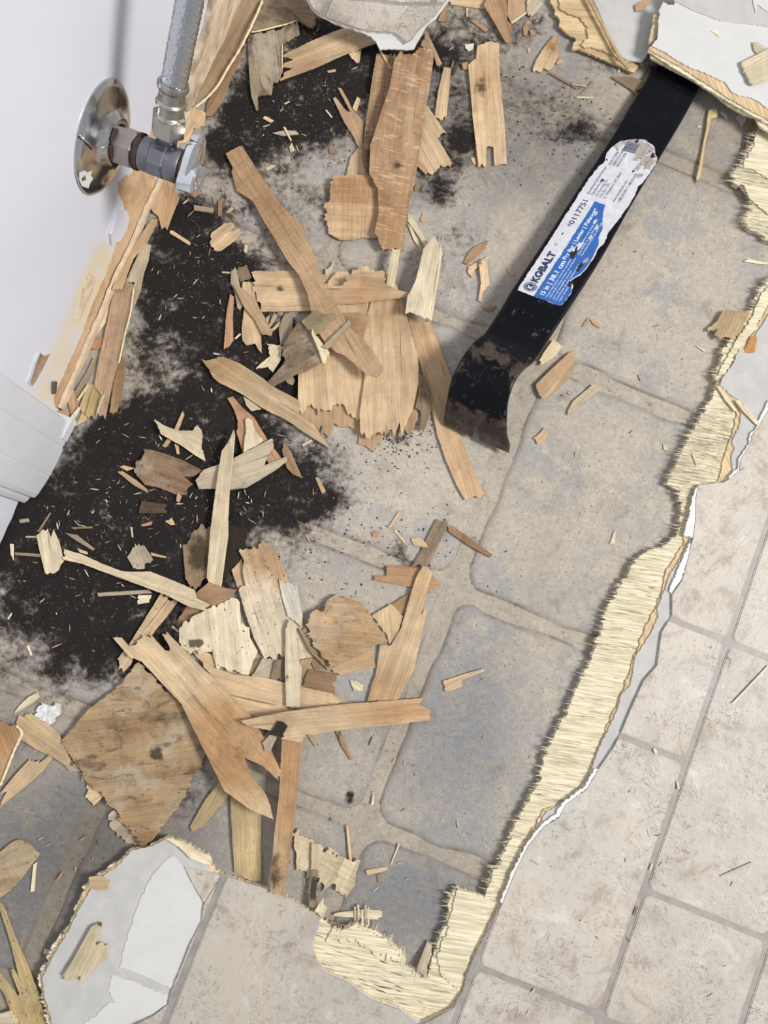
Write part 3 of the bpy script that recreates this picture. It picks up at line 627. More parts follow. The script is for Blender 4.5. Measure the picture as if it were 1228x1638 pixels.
body = mesh_obj('bar', vs, fs, M_BAR, None, dict(wear=wear, scuff=scuff), smooth=True); child_at(body, bar)
md = body.modifiers.new('split', 'EDGE_SPLIT'); md.split_angle = math.radians(50)
# sticker, laid in the plane of the bar's face: a along the bar, b across it (mm from the lower left corner)
i0, i1 = 14 * 6, 18 * 6
def on_bar(a, b, h=0.0):      # a, b in metres
    O = rowsL[i0] + (rowsR[i0] - rowsL[i0]) * 0.075; Ld = rowsL[i1] - rowsL[i0]; Ll = np.linalg.norm(Ld); f = a / Ll * (i1 - i0) + i0
    k = int(min(max(f, i0 - 12), NR - 2)); u = f - k
    l = rowsL[k] * (1 - u) + rowsL[k + 1] * u; r = rowsR[k] * (1 - u) + rowsR[k + 1] * u; wd = np.linalg.norm(r - l)
    return l + (r - l) * (0.08 * (1) + b / wd) + nrm[k] * h
STL = .149
def sticker(name, poly, h, mat, parent, th=.00012, step=.002, amp=.0):
    p = rough_outline(poly, step, amp); a0 = min(q[0] for q in p); a1 = max(q[0] for q in p); b0 = min(q[1] for q in p); b1 = max(q[1] for q in p)
    inn = [(x + random.uniform(-.0004, .0004), y) for x in np.arange(a0, a1, .006) for y in np.arange(b0, b1, .006)]
    v2, f2 = cdt([p], inn); v, f, mi = solidify(v2, f2, [h + th] * len(v2), [h] * len(v2))
    v = [tuple(on_bar(x, y, z)) for x, y, z in v]; f = [q[::-1] for q in f]
    o = mesh_obj(name, v, f, mat); child_at(o, bar) if parent is None else None
    if parent is not None: o.parent = parent
    return o
SW = .0345
lab = [(0, 0), (0, .0315), (.0015, .0338), (.004, .0345), (.016, .0350), (.021, .0335), (.024, .0300), (.026, .0310), (.030, .0338), (.037, .0350), (.046, .0352), (.052, .0345), (.058, .0360), (.066, .0345), (.075, .0360), (.086, .0368), (.097, .0370), (.106, .0352), (.110, .0368), (.120, .0375), (.131, .0372), (.136, .036), (.140, .0325), (.146, .0290), (.150, .0200), (.147, .0110), (.142, .0035), (.136, .0012), (.128, .0), (.119, .0022), (.115, .0006), (.100, -.0006), (.06, -.0004)]
stk = sticker('sticker', lab, .0001, M_PAPER, None, .00015, .0016, .00035)
tag(stk, 'torn blue and white sticker')
blue = [(.0000, .0128), (.0000, .0315), (.0015, .0336), (.004, .0343), (.016, .0347), (.0205, .0325), (.024, .0292), (.027, .0305), (.031, .0332), (.037, .0343), (.046, .0342), (.055, .0330), (.060, .0300), (.066, .0296), (.072, .0262), (.078, .0230), (.084, .0212), (.0845, .0130)]
bl = sticker('blue_band', blue, .00027, M_BLUE, stk, .00005, .0016, .00025)
def torn_spot(a, b, r, mat, seed, asp=1.0, h=.00034):
    rg = random.Random(seed); p = []
    for k in range(14):
        t = k / 14 * 2 * math.pi; q = r * rg.uniform(.55, 1.3); p.append((a + math.cos(t) * q * asp, b + math.sin(t) * q))
    return sticker('torn_spot', p, h, mat, stk, .00005, .001, .0001)
M_DARKSPOT = simple('bare_black_metal', (34, 34, 40), 0.4); M_GREYP = simple('grubby_paper', (160, 152, 148), 0.8, ns=900, namp=0.35)
for k, (a, b, r, s, m) in enumerate([(.044, .0205, .0022, 2.4, M_DARKSPOT), (.050, .0212, .0020, 1.8, M_PAPER), (.046, .0190, .0010, 2, M_PAPER), (.040, .0215, .0012, 1.6, M_DARKSPOT), (.036, .0300, .0018, 2.2, M_DARKSPOT), (.041, .0312, .0014, 1.8, M_GREYP), (.0215, .0310, .0016, 1.7, M_DARKSPOT),
                                  (.058, .0250, .0009, 3, M_PAPER), (.0700, .0215, .0013, 1.6, M_PAPER), (.076, .0190, .0008, 2.6, M_PAPER), (.078, .0165, .0006, 3.0, M_PAPER), (.066, .0250, .0010, 1.8, M_PAPER), (.0215, .0075, .0007, 1.4, M_DARKSPOT), (.045, .0055, .0009, 1.5, M_GREYP), (.0545, .0052, .0004, 3.5, M_DARKSPOT),
                                  (.103, .0092, .0013, 1.0, M_DARKSPOT), (.122, .0030, .0008, 1.3, M_DARKSPOT), (.118, .0255, .0008, 1.8, M_DARKSPOT), (.137, .0225, .0050, 1.4, M_GREYP), (.130, .0290, .0036, 1.6, M_GREYP), (.142, .0110, .0040, 1.0, M_GREYP), (.143, .0190, .0030, 1.2, M_GREYP), (.136, .0320, .0020, 1.6, M_DARKSPOT),
                                  (.146, .0150, .0016, 1.2, M_DARKSPOT), (.132, .0245, .0010, 1.6, M_DARKSPOT), (.139, .0278, .0012, 1.3, M_DARKSPOT), (.134, .0060, .0010, 1.4, M_GREYP), (.128, .0330, .0034, 1.8, M_GREYP), (.124, .0270, .0022, 2.4, M_GREYP), (.141, .0255, .0050, 1.1, M_GREYP), (.1445, .0150, .0046, .9, M_GREYP), (.131, .0225, .0016, 2.2, M_GREYP), (.116, .0320, .0016, 2.0, M_GREYP)]): torn_spot(a, b, r, m, k, s, .00034 + .00002 * (k % 4))
M_GRIME = simple('scuffed_paper', (178, 174, 174), 0.85, ns=420, namp=0.42, bump=0.3)
sticker('scuffed_top', [(.1275, .0200), (.1290, .0290), (.1270, .0360), (.1310, .0370), (.1360, .0358), (.1400, .0323), (.1460, .0288), (.1499, .0200), (.1469, .0112), (.1418, .0036), (.1360, .0014), (.1340, .0050), (.1410, .0080), (.1440, .0110), (.1445, .0190)], .00028, M_GRIME, stk, .00004, .0012, .0005)
def lettering(txt, a, b, size, mat, name='lettering', bold=0.0, h=.00036, width=None):
    cu = bpy.data.curves.new('t', 'FONT'); cu.body = txt; cu.size = size; cu.offset = bold; cu.resolution_u = 2
    to = bpy.data.objects.new('t', cu); COL.objects.link(to); dg = bpy.context.evaluated_depsgraph_get(); me = bpy.data.meshes.new_from_object(to.evaluated_get(dg)); bpy.data.objects.remove(to)
    v = np.array([x.co[:] for x in me.vertices])
    if len(v) == 0: return
    sx = 1.0 if width is None else width / (v[:, 0].max() - v[:, 0].min())
    for x, q in zip(me.vertices, v): x.co = Vector(on_bar(a + q[0] * sx, b - q[1], h))
    me.materials.clear(); me.materials.append(mat); o = bpy.data.objects.new(name, me); COL.objects.link(o); o.parent = stk; return o
lettering('KOBALT', .0130, .0094, .0072, M_INK, bold=.00042, width=.0262)
lettering('#', .0612, .0070, .0040, M_INK, width=.0018); lettering('0117751', .0632, .0085, .0058, M_INK, bold=.00008, width=.0200)
lettering('15 in | 38.1 cm', .0035, .0190, .0050, M_WINK, bold=.0001, width=.0310)
lettering('Pry Bar | Levier | Palanca', .0365, .0180, .0040, M_WINK, bold=.00008, width=.0405)
for k, (s, w_) in enumerate([('• Forged, high-carbon steel for durability', .036), ('• Acier forgé à haute teneur en carbone', .037), ('  pour une durabilité accrue', .026), ('• Acero forjado de alto carbono para', .034), ('  mayor durabilidad', .018)]):
    lettering(s, .0030, .0218 + k * .0024, .0021, M_WINK, width=w_)
for k, s in enumerate(['Limited lifetime warranty', 'Garantie à vie limitée', 'Garantía limitada de por vida']): lettering(s, .0430, .0222 + k * .0024, .0021, M_WINK, width=.024 + .002 * k)
for k, (s, w_) in enumerate([('Distributed by/Distribué par/', .0270), ('Distribuido por:', .0150), ('LG Sourcing, Inc.', .0160), ('P.O. Box 1535,', .0135), ('N. Wilkesboro, NC 28659', .0250)]): lettering(s, .0885, .0062 + k * .0032, .0030, M_INK, width=w_)
lettering('www.kobalttools.com', .0880, .0262, .0030, M_INK, width=.0200); lettering('1-(888)-3KOBALT (1-888-356-2258)', .0880, .0298, .0030, M_INK, width=.0280)
for k, (s, w_) in enumerate([('MADE IN CHINA', .0140), ('FABRIQUÉ EN CHINE', .0175), ('HECHO EN CHINA', .0150)]): lettering(s, .1180, .0078 + k * .0030, .0030, M_INK, width=w_)
# round emblem
def ringp(a, b, r0, r1, mat, nm):
    n = 32; v = []; 
    for k in range(n):
        t = 2 * math.pi * k / n; v += [tuple(on_bar(a + r0 * math.cos(t), b + r0 * math.sin(t), .00036)), tuple(on_bar(a + r1 * math.cos(t), b + r1 * math.sin(t), .00036))]
    f = [[2 * k, 2 * k + 1, (2 * k + 3) % (2 * n), (2 * k + 2) % (2 * n)] for k in range(n)]
    o = mesh_obj(nm, v, f, mat); o.parent = stk
ringp(.0075, .0068, .0040, .0047, M_INK, 'round_emblem'); ringp(.0075, .0068, .0001, .0034, M_INK, 'round_emblem')
lettering('K', .0058, .0086, .0050, M_WINK, 'round_emblem', bold=.00015, h=.0004)
for k, (w_, gp) in enumerate(((.0007, .0), (.0003, .0011), (.0005, .0018), (.0003, .0026), (.0008, .0033), (.0003, .0044), (.0005, .0051), (.0004, .0060), (.0007, .0068), (.0003, .0078), (.0004, .0085), (.0003, .0093))):
    sticker('barcode_line', [(.1345 + gp, .0090), (.1345 + gp, .0185), (.1345 + gp + w_, .0185), (.1345 + gp + w_, .0090)], .00040, M_INK, stk, .00004, .01)

# ---------------------------------------------------------------- shut-off valve and supply hose
vc = Vector(wp(.1517, 0, .1186)); axn = Vector((WN[0], WN[1], 0.03)).normalized(); axt = Vector((WT[0], WT[1], 0)); axz = axn.cross(axt)
if axz.z < 0: axz = -axz
def lathe(name, prof, o, ax, e1, mats, parent, seg=40, smooth=True, squash=1.0, rim=None, flat=0):
    e2 = ax.cross(e1).normalized(); e1 = e2.cross(ax).normalized(); v = []; f = []
    for (r, h) in prof:
        for k in range(seg):
            t = 2 * math.pi * k / seg; v.append(o + ax * h + e1 * (r * math.cos(t)) + e2 * (r * math.sin(t) * squash))
    n = len(prof)
    for i in range(n - 1):
        for k in range(seg): a = i * seg + k; b = i * seg + (k + 1) % seg; f.append([a, b, b + seg, a + seg])
    if prof[0][0] > 1e-5 and flat & 1: f.append([k for k in range(seg)][::-1])
    if flat & 2: f.append([(n - 1) * seg + k for k in range(seg)])
    ob = mesh_obj(name, v, f, mats, None, None, smooth=smooth); child_at(ob, parent)
    if smooth: m = ob.modifiers.new('s', 'EDGE_SPLIT'); m.split_angle = math.radians(35)
    return ob
val = empty('shutoff_valve', tuple(vc)); tag(val, 'old water shut-off valve with round chrome wall flange and oval lever handle', 'valve')
fl_prof = [(.0335, .0003), (.0343, .0009), (.0341, .0018), (.0325, .0030), (.030, .0042), (.026, .0054), (.022, .0064), (.019, .0076), (.0165, .0094), (.0148, .0112), (.0132, .0118), (.0118, .0116), (.0112, .0108), (.0116, .0096), (.0145, .0086), (.018, .0060), (.030, .0030), (.0335, .0003)]
esc = lathe('wall_flange', fl_prof, vc, axn, axt, M_CHROME, val, 64)
# cut rust hole beside the pipe: dark ragged ring behind the nut
rg = random.Random(4); v = []; 
for k in range(26):
    t = 2 * math.pi * k / 26; r = .0112 + rg.uniform(-.0012, .0022) + (.002 if .2 < (k / 26) < .6 else 0); v.append(vc + axn * .01195 + axt * (r * math.cos(t)) + axz * (r * math.sin(t)))
o = mesh_obj('rusted_hole', v + [p + axn * .0006 for p in v], [list(range(26))[::-1], [i + 26 for i in range(26)]] + [[i, (i + 1) % 26, (i + 1) % 26 + 26, i + 26] for i in range(26)], M_RUST); child_at(o, val)
# split line and bent lip of the flange
def tube(name, pts, rad, mat, parent, seg=8, world=True, smooth=True):
    pts = [Vector(p) for p in pts]; v = []; f = []; rads = rad if isinstance(rad, (list, tuple)) else [rad] * len(pts); pe = None
    for i, p in enumerate(pts):
        t = (pts[min(i + 1, len(pts) - 1)] - pts[max(i - 1, 0)]).normalized()
        e = (Vector((0, 0, 1)) if abs(t.z) < .9 else Vector((1, 0, 0))).cross(t).normalized() if pe is None else (pe - t * pe.dot(t)).normalized(); pe = e; g = t.cross(e)
        for k in range(seg): a = 2 * math.pi * k / seg; v.append(p + e * (rads[i] * math.cos(a)) + g * (rads[i] * math.sin(a)))
    for i in range(len(pts) - 1):
        for k in range(seg): a = i * seg + k; b = i * seg + (k + 1) % seg; f.append([a, b, b + seg, a + seg])
    f += [list(range(seg))[::-1], [(len(pts) - 1) * seg + k for k in range(seg)]]
    o = mesh_obj(name, v, f, mat, None, None, smooth)
    if parent is not None: child_at(o, parent)
    return o
def fl_h(r): return float(np.interp(r, [.0118, .0132, .0148, .0165, .019, .022, .026, .030, .0325, .0341], [.0116, .0118, .0112, .0094, .0076, .0064, .0054, .0042, .0030, .0018]))
def on_flange(u, w, e=.0004): return vc + axt * u + axz * w + axn * (fl_h(math.hypot(u, w)) + e)
tube('flange_split', [on_flange(*q) for q in ((-.0075, .0105), (-.0115, .0125), (-.0150, .0165), (-.0155, .0210), (-.0160, .0290))], .00045, M_CHROME2, val, 6)
tube('flange_split_gap', [on_flange(*q, .0001) for q in ((-.0170, .0295), (-.0167, .0215), (-.0163, .0168))], .0005, M_DIRT, val, 6)
v = [on_flange(u, w, .0005) for u, w in ((-.0315, -.004), (-.029, -.001), (-.026, .000), (-.0265, .004), (-.024, .006), (-.027, .0085), (-.0275, .0115), (-.0305, .013), (-.0330, .008), (-.0338, .002))]
o = mesh_obj('flange_chip', v, [list(range(len(v)))], M_WHITE); child_at(o, val)
def hexnut(name, o, ax, e1, r, l, mat, parent, seg=6, ch=.0012):
    prof = [(r * .82, 0), (r, ch), (r, l - ch), (r * .86, l)]; return lathe(name, prof, o, ax, e1, mat, parent, seg, False, flat=3)
hexnut('compression_nut', vc + axn * .0095, axn, axt, .0120, .0145, M_NUT, val)
lathe('compression_ring', [(.0085, 0), (.0112, .0004), (.0112, .0026), (.0095, .0032)], vc + axn * .0238, axn, axt, M_RUST, val, 32, flat=3)
lathe('valve_body', [(.0085, 0), (.0100, .0012), (.0102, .0050), (.0098, .0062), (.0098, .0175), (.0102, .0185), (.0104, .0250), (.0098, .0262), (.0070, .0266)], vc + axn * .0262, axn, axt, M_BODY, val, 36, flat=3)
hexnut('body_flats', vc + axn * .0330, axn, axt, .0112, .0110, M_BODY, val, 8)
lathe('bonnet', [(.0075, 0), (.0090, .0006), (.0090, .0030), (.007, .0034)], vc + axn * .0522, axn, axt, M_RUST, val, 32, flat=3)
# oval lever handle, wide across the wall, narrow up and down
hc = vc + axn * .0535
def oval(prof, o, ax, e1, e2, mat, name, seg=48, cy=0.0):
    v = []; f = []
    for (a, b, h) in prof:
        for k in range(seg):
            t = 2 * math.pi * k / seg; ct, st = math.cos(t), math.sin(t); q = abs(ct) ** .9 * (1 if ct > 0 else -1); v.append(o + ax * h + e1 * (a * q + cy) + e2 * (b * st))
    for i in range(len(prof) - 1):
        for k in range(seg): x = i * seg + k; y = i * seg + (k + 1) % seg; f.append([x, y, y + seg, x + seg])
    f += [list(range(seg))[::-1], [(len(prof) - 1) * seg + k for k in range(seg)]]
    ob = mesh_obj(name, v, f, mat, None, None, True); child_at(ob, val); m = ob.modifiers.new('s', 'EDGE_SPLIT'); m.split_angle = math.radians(40); return ob
he1 = (axt * .93 + axz * .36).normalized(); he2 = axn.cross(he1).normalized(); hax = (axn * 1.0 + axt * .06).normalized()
oval([(.0165, .0080, 0), (.0185, .0092, .0012), (.0188, .0096, .0060), (.0176, .0088, .0078), (.012, .0052, .0088), (.002, .001, .0084)], hc, hax, he1, he2, M_CHROME2, 'lever_handle', cy=.0022)
oval([(.0090, .0078, 0), (.0102, .0090, .0010), (.0104, .0092, .0100), (.0094, .0082, .0112), (.0020, .002, .0108)], hc, hax, he1, he2, M_CHROME2, 'handle_hub', cy=-.0050)
fibres('handle_corrosion', [(*(hc + hax * .0112 + he1 * rg.uniform(-.010, .001) + he2 * rg.uniform(-.006, .006)), rg.uniform(0, 3.1), rg.uniform(.001, .003), rg.uniform(.0006, .0014), rg.uniform(-.3, .3), 0) for _ in range(30)], None, M_CHROME2)
co = bpy.data.objects['handle_corrosion']; child_at(co, val); co['kind'] = 'stuff'
# outlet, coupling nut, crimped ferrule and braided hose
HP = [W3(266, 232, .1240), W3(268, 214, .1300), W3(270, 188, .1395), W3(273, 160, .1490), W3(277, 136, .1560), W3(285, 96, .1680), W3(293, 55, .1800), W3(301, 14, .1910), W3(309, -30, .2020), W3(317, -80, .2130), W3(322, -140, .2260), W3(322, -210, .2420)]
def spl(P, n):
    out = []
    for i in range(len(P) - 1):
        for k in range(n):
            q = [P[max(i - 1, 0)], P[i], P[i + 1], P[min(i + 2, len(P) - 1)]]; out.append(cat(*[np.array(x) for x in q], k / n))
    out.append(np.array(P[-1])); return [Vector(x) for x in out]
hose = empty('supply_hose', HP[1]); tag(hose, 'braided stainless steel supply hose rising from the shut-off valve', 'hose')
def frame_at(a, b):
    d_ = (b - a).normalized(); return d_
d1 = frame_at(HP[0], HP[2])
tube('outlet_stub', [HP[0], HP[1] + d1 * .002], .0062, M_BODY, val, 20)
hexnut('coupling_nut', HP[1] - d1 * .0005, d1, axn, .0102, .0140, M_NICK, hose)
d2 = frame_at(HP[2], HP[4]); L2 = (HP[4] - HP[2]).length
lathe('crimped_ferrule', [(.0060, 0), (.0080, .0006), (.0088, .0018), (.0088, .0030), (.0076, .0042), (.0076, .0086), (.0087, .0096), (.0088, .0112), (.0076, .0124), (.0076, .0180), (.0086, .0192), (.0092, .0206), (.0090, .0225), (.0080, .0232)], HP[2] - d2 * .0015, d2, axn, M_NICK, hose, 40, flat=3)
path = spl([HP[4] - d2 * .004] + HP[5:], 10)
tube('hose_core', path, .0066, simple('hose_core_grey', (110, 112, 116), 0.5, metal=0.6), hose, 20)  # plain grey core seen between the strands
# braid: flat strands wound both ways
cum = [0.0]
for i in range(1, len(path)): cum.append(cum[-1] + (path[i] - path[i - 1]).length)
tot = cum[-1]; cum = np.array(cum); PA = np.array([list(p) for p in path])
def cpt(s): return np.array([np.interp(s, cum, PA[:, k]) for k in range(3)])
v = []; f = []; E0 = np.array(axn); NS = 9; PIT = .026
for sgn in (1, -1):
    for st in range(NS):
        ph = 2 * math.pi * st / NS; N = 150; base = len(v)
        for i in range(N + 1):
            s = tot * i / N; c0 = cpt(s); tn = cpt(min(s + .002, tot)) - cpt(max(s - .002, 0)); tn /= np.linalg.norm(tn); e = E0 - tn * (E0 @ tn); e /= np.linalg.norm(e); g = np.cross(tn, e)
            a = ph + sgn * 2 * math.pi * s / PIT; lift = .0070 + .00022 * math.cos((a * sgn * 0 + 2 * math.pi * s / PIT * NS / 1.0 + sgn * st * math.pi) ) * sgn
            o_ = c0 + (e * math.cos(a) + g * math.sin(a)) * lift; td = (-e * math.sin(a) + g * math.cos(a)); along = tn * 1.0 + td * (sgn * 2 * math.pi * .007 / PIT); along /= np.linalg.norm(along); wv = np.cross(along, (e * math.cos(a) + g * math.sin(a)))
            out_ = (e * math.cos(a) + g * math.sin(a)); v += [tuple(o_ - wv * .00135), tuple(o_ + out_ * .00045), tuple(o_ + wv * .00135)]
            if i: k = base + (i - 1) * 3; f += [[k, k + 3, k + 4, k + 1], [k + 1, k + 4, k + 5, k + 2]]
o = mesh_obj('braid', v, f, M_STEEL, None, None, True); child_at(o, hose); o['kind'] = 'stuff'

# ---------------------------------------------------------------- splintered veneer, laid piece on piece
HX0, HY0, HS = -0.36, -0.40, 0.002
HM = np.full((400, 480), 0.0006)
def hidx(x, y): return np.clip(((np.asarray(x) - HX0) / HS).astype(int), 0, 399), np.clip(((np.asarray(y) - HY0) / HS).astype(int), 0, 479)
def raster(poly, z, arr):
    xs = [p[0] for p in poly]; ys = [p[1] for p in poly]
    i0, j0 = hidx(min(xs), min(ys)); i1, j1 = hidx(max(xs), max(ys)); cols = np.arange(i0, i1 + 1); rws = np.arange(j0, j1 + 1)
    gx = HX0 + (cols + .5) * HS; gy = HY0 + (rws + .5) * HS; GX, GY = np.meshgrid(gx, gy, indexing='ij'); c = np.zeros(GX.shape, bool); j = len(poly) - 1
    for i in range(len(poly)):
        xi, yi = poly[i]; xj, yj = poly[j]
        if yi != yj:
            m = (yi > GY) != (yj > GY); c ^= m & (GX < (xj - xi) * (GY - yi) / (yj - yi) + xi)
        j = i
    sub = arr[i0:i1 + 1, j0:j1 + 1]; zz_ = z(GX, GY) if callable(z) else z; sub[c] = np.maximum(sub, zz_)[c]
raster([W(a, b, .009) for a, b in PLY], .0068, HM); raster([W(a, b, .009) for a, b in FELT], .0084, HM); raster([W(a, b, .009) for a, b in VIN], .0100, HM)
def hull2(P):
    P = sorted(set(map(tuple, P)))
    def half(Q):
        h = []
        for p in Q:
            while len(h) > 1 and (h[-1][0] - h[-2][0]) * (p[1] - h[-2][1]) - (h[-1][1] - h[-2][1]) * (p[0] - h[-2][0]) <= 0: h.pop()
            h.append(p)
        return h
    a = half(P); b = half(P[::-1]); return a[:-1] + b[:-1]
def rest_plane(x, y, h):
    """lowest plane that stays above every support point, lowest at the centre"""
    cx, cy = x.mean(), y.mean(); X = x - cx; Y = y - cy; sp = max(np.ptp(X), np.ptp(Y)) + 1e-6
    bi = {}
    for i, (a, b) in enumerate(zip(((X - X.min()) / sp * 5.999).astype(int), ((Y - Y.min()) / sp * 5.999).astype(int))):
        if (a, b) not in bi or h[i] > h[bi[(a, b)]]: bi[(a, b)] = i
    k = np.array(list(bi.values())); a, b, c = X[k], Y[k], h[k]; best = (h.max(), 0.0, 0.0)
    n = len(k)
    if n >= 3 and np.ptp(c) > 2e-4:
        from itertools import combinations
        T = np.array(list(combinations(range(n), 3))); x1, y1, z1 = a[T[:, 0]], b[T[:, 0]], c[T[:, 0]]; x2, y2, z2 = a[T[:, 1]] - x1, b[T[:, 1]] - y1, c[T[:, 1]] - z1; x3, y3, z3 = a[T[:, 2]] - x1, b[T[:, 2]] - y1, c[T[:, 2]] - z1
        det = x2 * y3 - x3 * y2; ok = np.abs(det) > 1e-7; det = np.where(ok, det, 1)
        gx = (z2 * y3 - z3 * y2) / det; gy = (x2 * z3 - x3 * z2) / det; g0 = z1 - gx * x1 - gy * y1
        ok &= np.hypot(gx, gy) < 0.32
        v = (c[None, :] - (g0[:, None] + gx[:, None] * a + gy[:, None] * b)).max(1); g0 = g0 + np.maximum(v, 0); g0 = np.where(ok, g0, 9); i = g0.argmin()
        if g0[i] < best[0]: best = (g0[i], gx[i], gy[i])
    g0, gx, gy = best; g0 += max(0, (h - (g0 + gx * X + gy * Y)).max()); return cx, cy, g0, gx, gy
COLS = dict(tan=(192, 162, 128), brown=(166, 134, 103), pale=(218, 201, 169), cream=(224, 210, 180), grey=(164, 149, 127), dull=(146, 125, 102), dark=(92, 76, 62), black=(44, 37, 32), red=(184, 144, 112), light=(210, 183, 147),
            rose=(194, 167, 140), yellow=(208, 184, 138), white=(214, 208, 195), greyl=(190, 176, 152), bug=(188, 166, 120))
PIECES = []
def piece(name, label, reg, pts, col, g=None, th=.0011, teeth=.0013, curl=None, stain=(), spot=0.0, ripple=0.0, group=None, cat='wood', z=None, tilt=None, bend=0.0, cup=0.0, seed=None, warm=(), weather=0.12):
    PX_ = px(reg, pts); rnd = random.Random(hash_(label) if seed is None else seed)
    P = np.array([W(a, b, .002) for a, b in PX_]); c = P.mean(0)
    if g is None:
        w_, v_ = np.linalg.eigh(np.cov((P - c).T)); gd = v_[:, 1]
    else:
        s_ = REG[reg][2]; q0 = W(PX_[0][0], PX_[0][1]); q1 = W(PX_[0][0] + g[0] / s_, PX_[0][1] + g[1] / s_); gd = np.array(q1) - np.array(q0); gd /= np.linalg.norm(gd)
    area_ = 0.5 * abs(sum(P[i][0] * P[(i + 1) % len(P)][1] - P[(i + 1) % len(P)][0] * P[i][1] for i in range(len(P)))); small = area_ < 1.2e-4; th = min(th, max(.0003, math.sqrt(area_) / 9))
    zest = .003
    for it in range(2 if z is None else 1):
        if z is not None: zest = z if not callable(z) else z(*P.mean(0))
        poly = [W(a, b, zest) for a, b in PX_]
        step = max(.0007, min(.0013, math.sqrt(area_) / 14)); te = min(teeth, math.sqrt(area_) / 12)
        o = rough_outline(poly, step, .00012 if not small else .00008, gd, te, rnd)
        xs = [p[0] for p in o]; ys = [p[1] for p in o]; sp = max(.0022, min(.004, math.sqrt(area_) / 9)); inn = []
        for a in np.arange(min(xs) + sp / 2, max(xs), sp):
            for b in np.arange(min(ys) + sp / 2, max(ys), sp): inn.append((a + rnd.uniform(-.2, .2) * sp, b + rnd.uniform(-.2, .2) * sp))
        v2, f2 = cdt([o], inn if not small else [])
        A = np.array(v2)
        if z is None:
            m = np.zeros(HM.shape); raster(poly, 1.0, m); I, J = np.nonzero(m)
            if len(I) < 4: I, J = hidx(A[:, 0], A[:, 1])
            sx = HX0 + (I + .5) * HS; sy = HY0 + (J + .5) * HS; sh = HM[I, J]
            cx, cy, g0, gx, gy = rest_plane(sx, sy, sh); zest = g0 + .0002
        else: cx, cy, g0, gx, gy = c[0], c[1], zest, 0, 0
        if tilt: gx += tilt[0]; gy += tilt[1]
    ctr = A.mean(0); gl = np.stack([(A - ctr) @ gd, (A - ctr) @ np.array([-gd[1], gd[0]])], 1); hl = np.abs(gl[:, 0]).max(); hw = np.abs(gl[:, 1]).max()
    plane = g0 + .0002 + gx * (A[:, 0] - cx) + gy * (A[:, 1] - cy)
    wv = np.array([mnoise.noise(Vector((p[0] * 22, p[1] * 60, rnd.random() * 0 + len(label)))) for p in gl])
    amp = min(.0010, hl * .03)
    extra = bend * (gl[:, 0] / hl) ** 2 + cup * (gl[:, 1] / hw) ** 2 + amp * (wv + .6).clip(0, 2)
    if ripple: extra = extra + ripple * .0005 * np.array([mnoise.noise(Vector((p[0] * 260, p[1] * 30, 7))) for p in gl])
    zt = plane + extra + th
    X, Y = PX(A[:, 0], A[:, 1], zt)
    st = blobs(X, Y, [(px(reg, [(q[0], q[1])])[0] + (q[2] / REG[reg][2], q[3] / REG[reg][2], q[4])) for q in stain]) if stain else np.zeros(len(A))
    wm = blobs(X, Y, [(px(reg, [(q[0], q[1])])[0] + (q[2] / REG[reg][2], q[3] / REG[reg][2], q[4])) for q in warm]) if warm else np.zeros(len(A))
    zm = float((plane + extra).min()); org = Vector((ctr[0], ctr[1], zm))
    loc = [(a, b) for a, b in gl]
    verts, faces, mi = solidify(loc, f2, (zt - zm).tolist(), (plane + extra - zm).tolist())
    o_ = mesh_obj(name, verts, faces, [M_VEN, M_EDGE], None, dict(stain=np.concatenate([st, st]), spot=[spot] * len(verts), ripple=[ripple] * len(verts), warm=np.concatenate([wm, wm]).clip(0, 1), weather=[0.0 if small else weather] * len(verts)), midx=mi)
    o_.location = org; o_.rotation_euler = (0, 0, math.atan2(gd[1], gd[0])); cc = COLS[col] if isinstance(col, str) else col
    k = rnd.uniform(.96, 1.04); o_.color = lin(tuple(min(255, v * k) for v in cc))
    tag(o_, label, cat, group)
    if z is None or tilt is None:
        gx_, gy_, cx_, cy_, top = gx, gy, cx, cy, g0 + .0002 + th
        raster(poly, lambda GX, GY: top + gx_ * (GX - cx_) + gy_ * (GY - cy_) + amp * .8 + (abs(ripple) * .0004), HM)
    PIECES.append(o_); return o_
def hash_(s):
    h = 7
    for ch in s: h = (h * 31 + ord(ch)) % 1000003
    return h
def V_(name, label, reg, pts, col='tan', **k): return piece(name, label, reg, pts, col, **k)

# --- along the foot of the wall
V_('wood_strip', 'pale sliver of wood wedged between the wall foot and the long strip', 'Z7', [(440, 570), (470, 590), (440, 740), (350, 860), (380, 740)], 'cream')
V_('veneer_piece', 'grey splintered veneer at the wall foot behind the yellow chip', 'Z7', [(330, 1050), (352, 1080), (305, 1210), (190, 1390), (165, 1350), (270, 1180)], 'grey', spot=.3)
V_('veneer_chip', 'small reddish veneer chip between wall and long strip', 'Z7', [(310, 890), (410, 865), (400, 960), (350, 985), (285, 960)], 'red')
V_('wood_strip', 'pale pointed strip lying outermost along the wall foot', 'Z7', [(790, 30), (830, 70), (810, 200), (765, 330), (740, 470), (655, 660), (600, 830), (560, 900), (560, 700), (640, 560), (690, 400), (620, 400), (640, 330), (740, 110)], 'greyl', cup=.002)
V_('wood_strip', 'short brown strip beside the lower end of the long wall strip', 'Z7', [(580, 1040), (605, 1100), (600, 1270), (560, 1460), (530, 1530), (470, 1530), (500, 1300), (550, 1100)], 'brown', cup=.002)
V_('wood_strip', 'long pinkish tan strip lying along the foot of the white wall', 'Z7', [(570, 310), (630, 400), (685, 430), (650, 680), (600, 850), (550, 1100), (500, 1270), (430, 1590), (350, 1530), (430, 1400), (330, 1270), (370, 1050), (430, 800), (480, 560), (530, 400)], 'rose', stain=[(410, 1200, 60, 90, .25)], spot=.3, cup=.0025, teeth=.002, weather=.25)
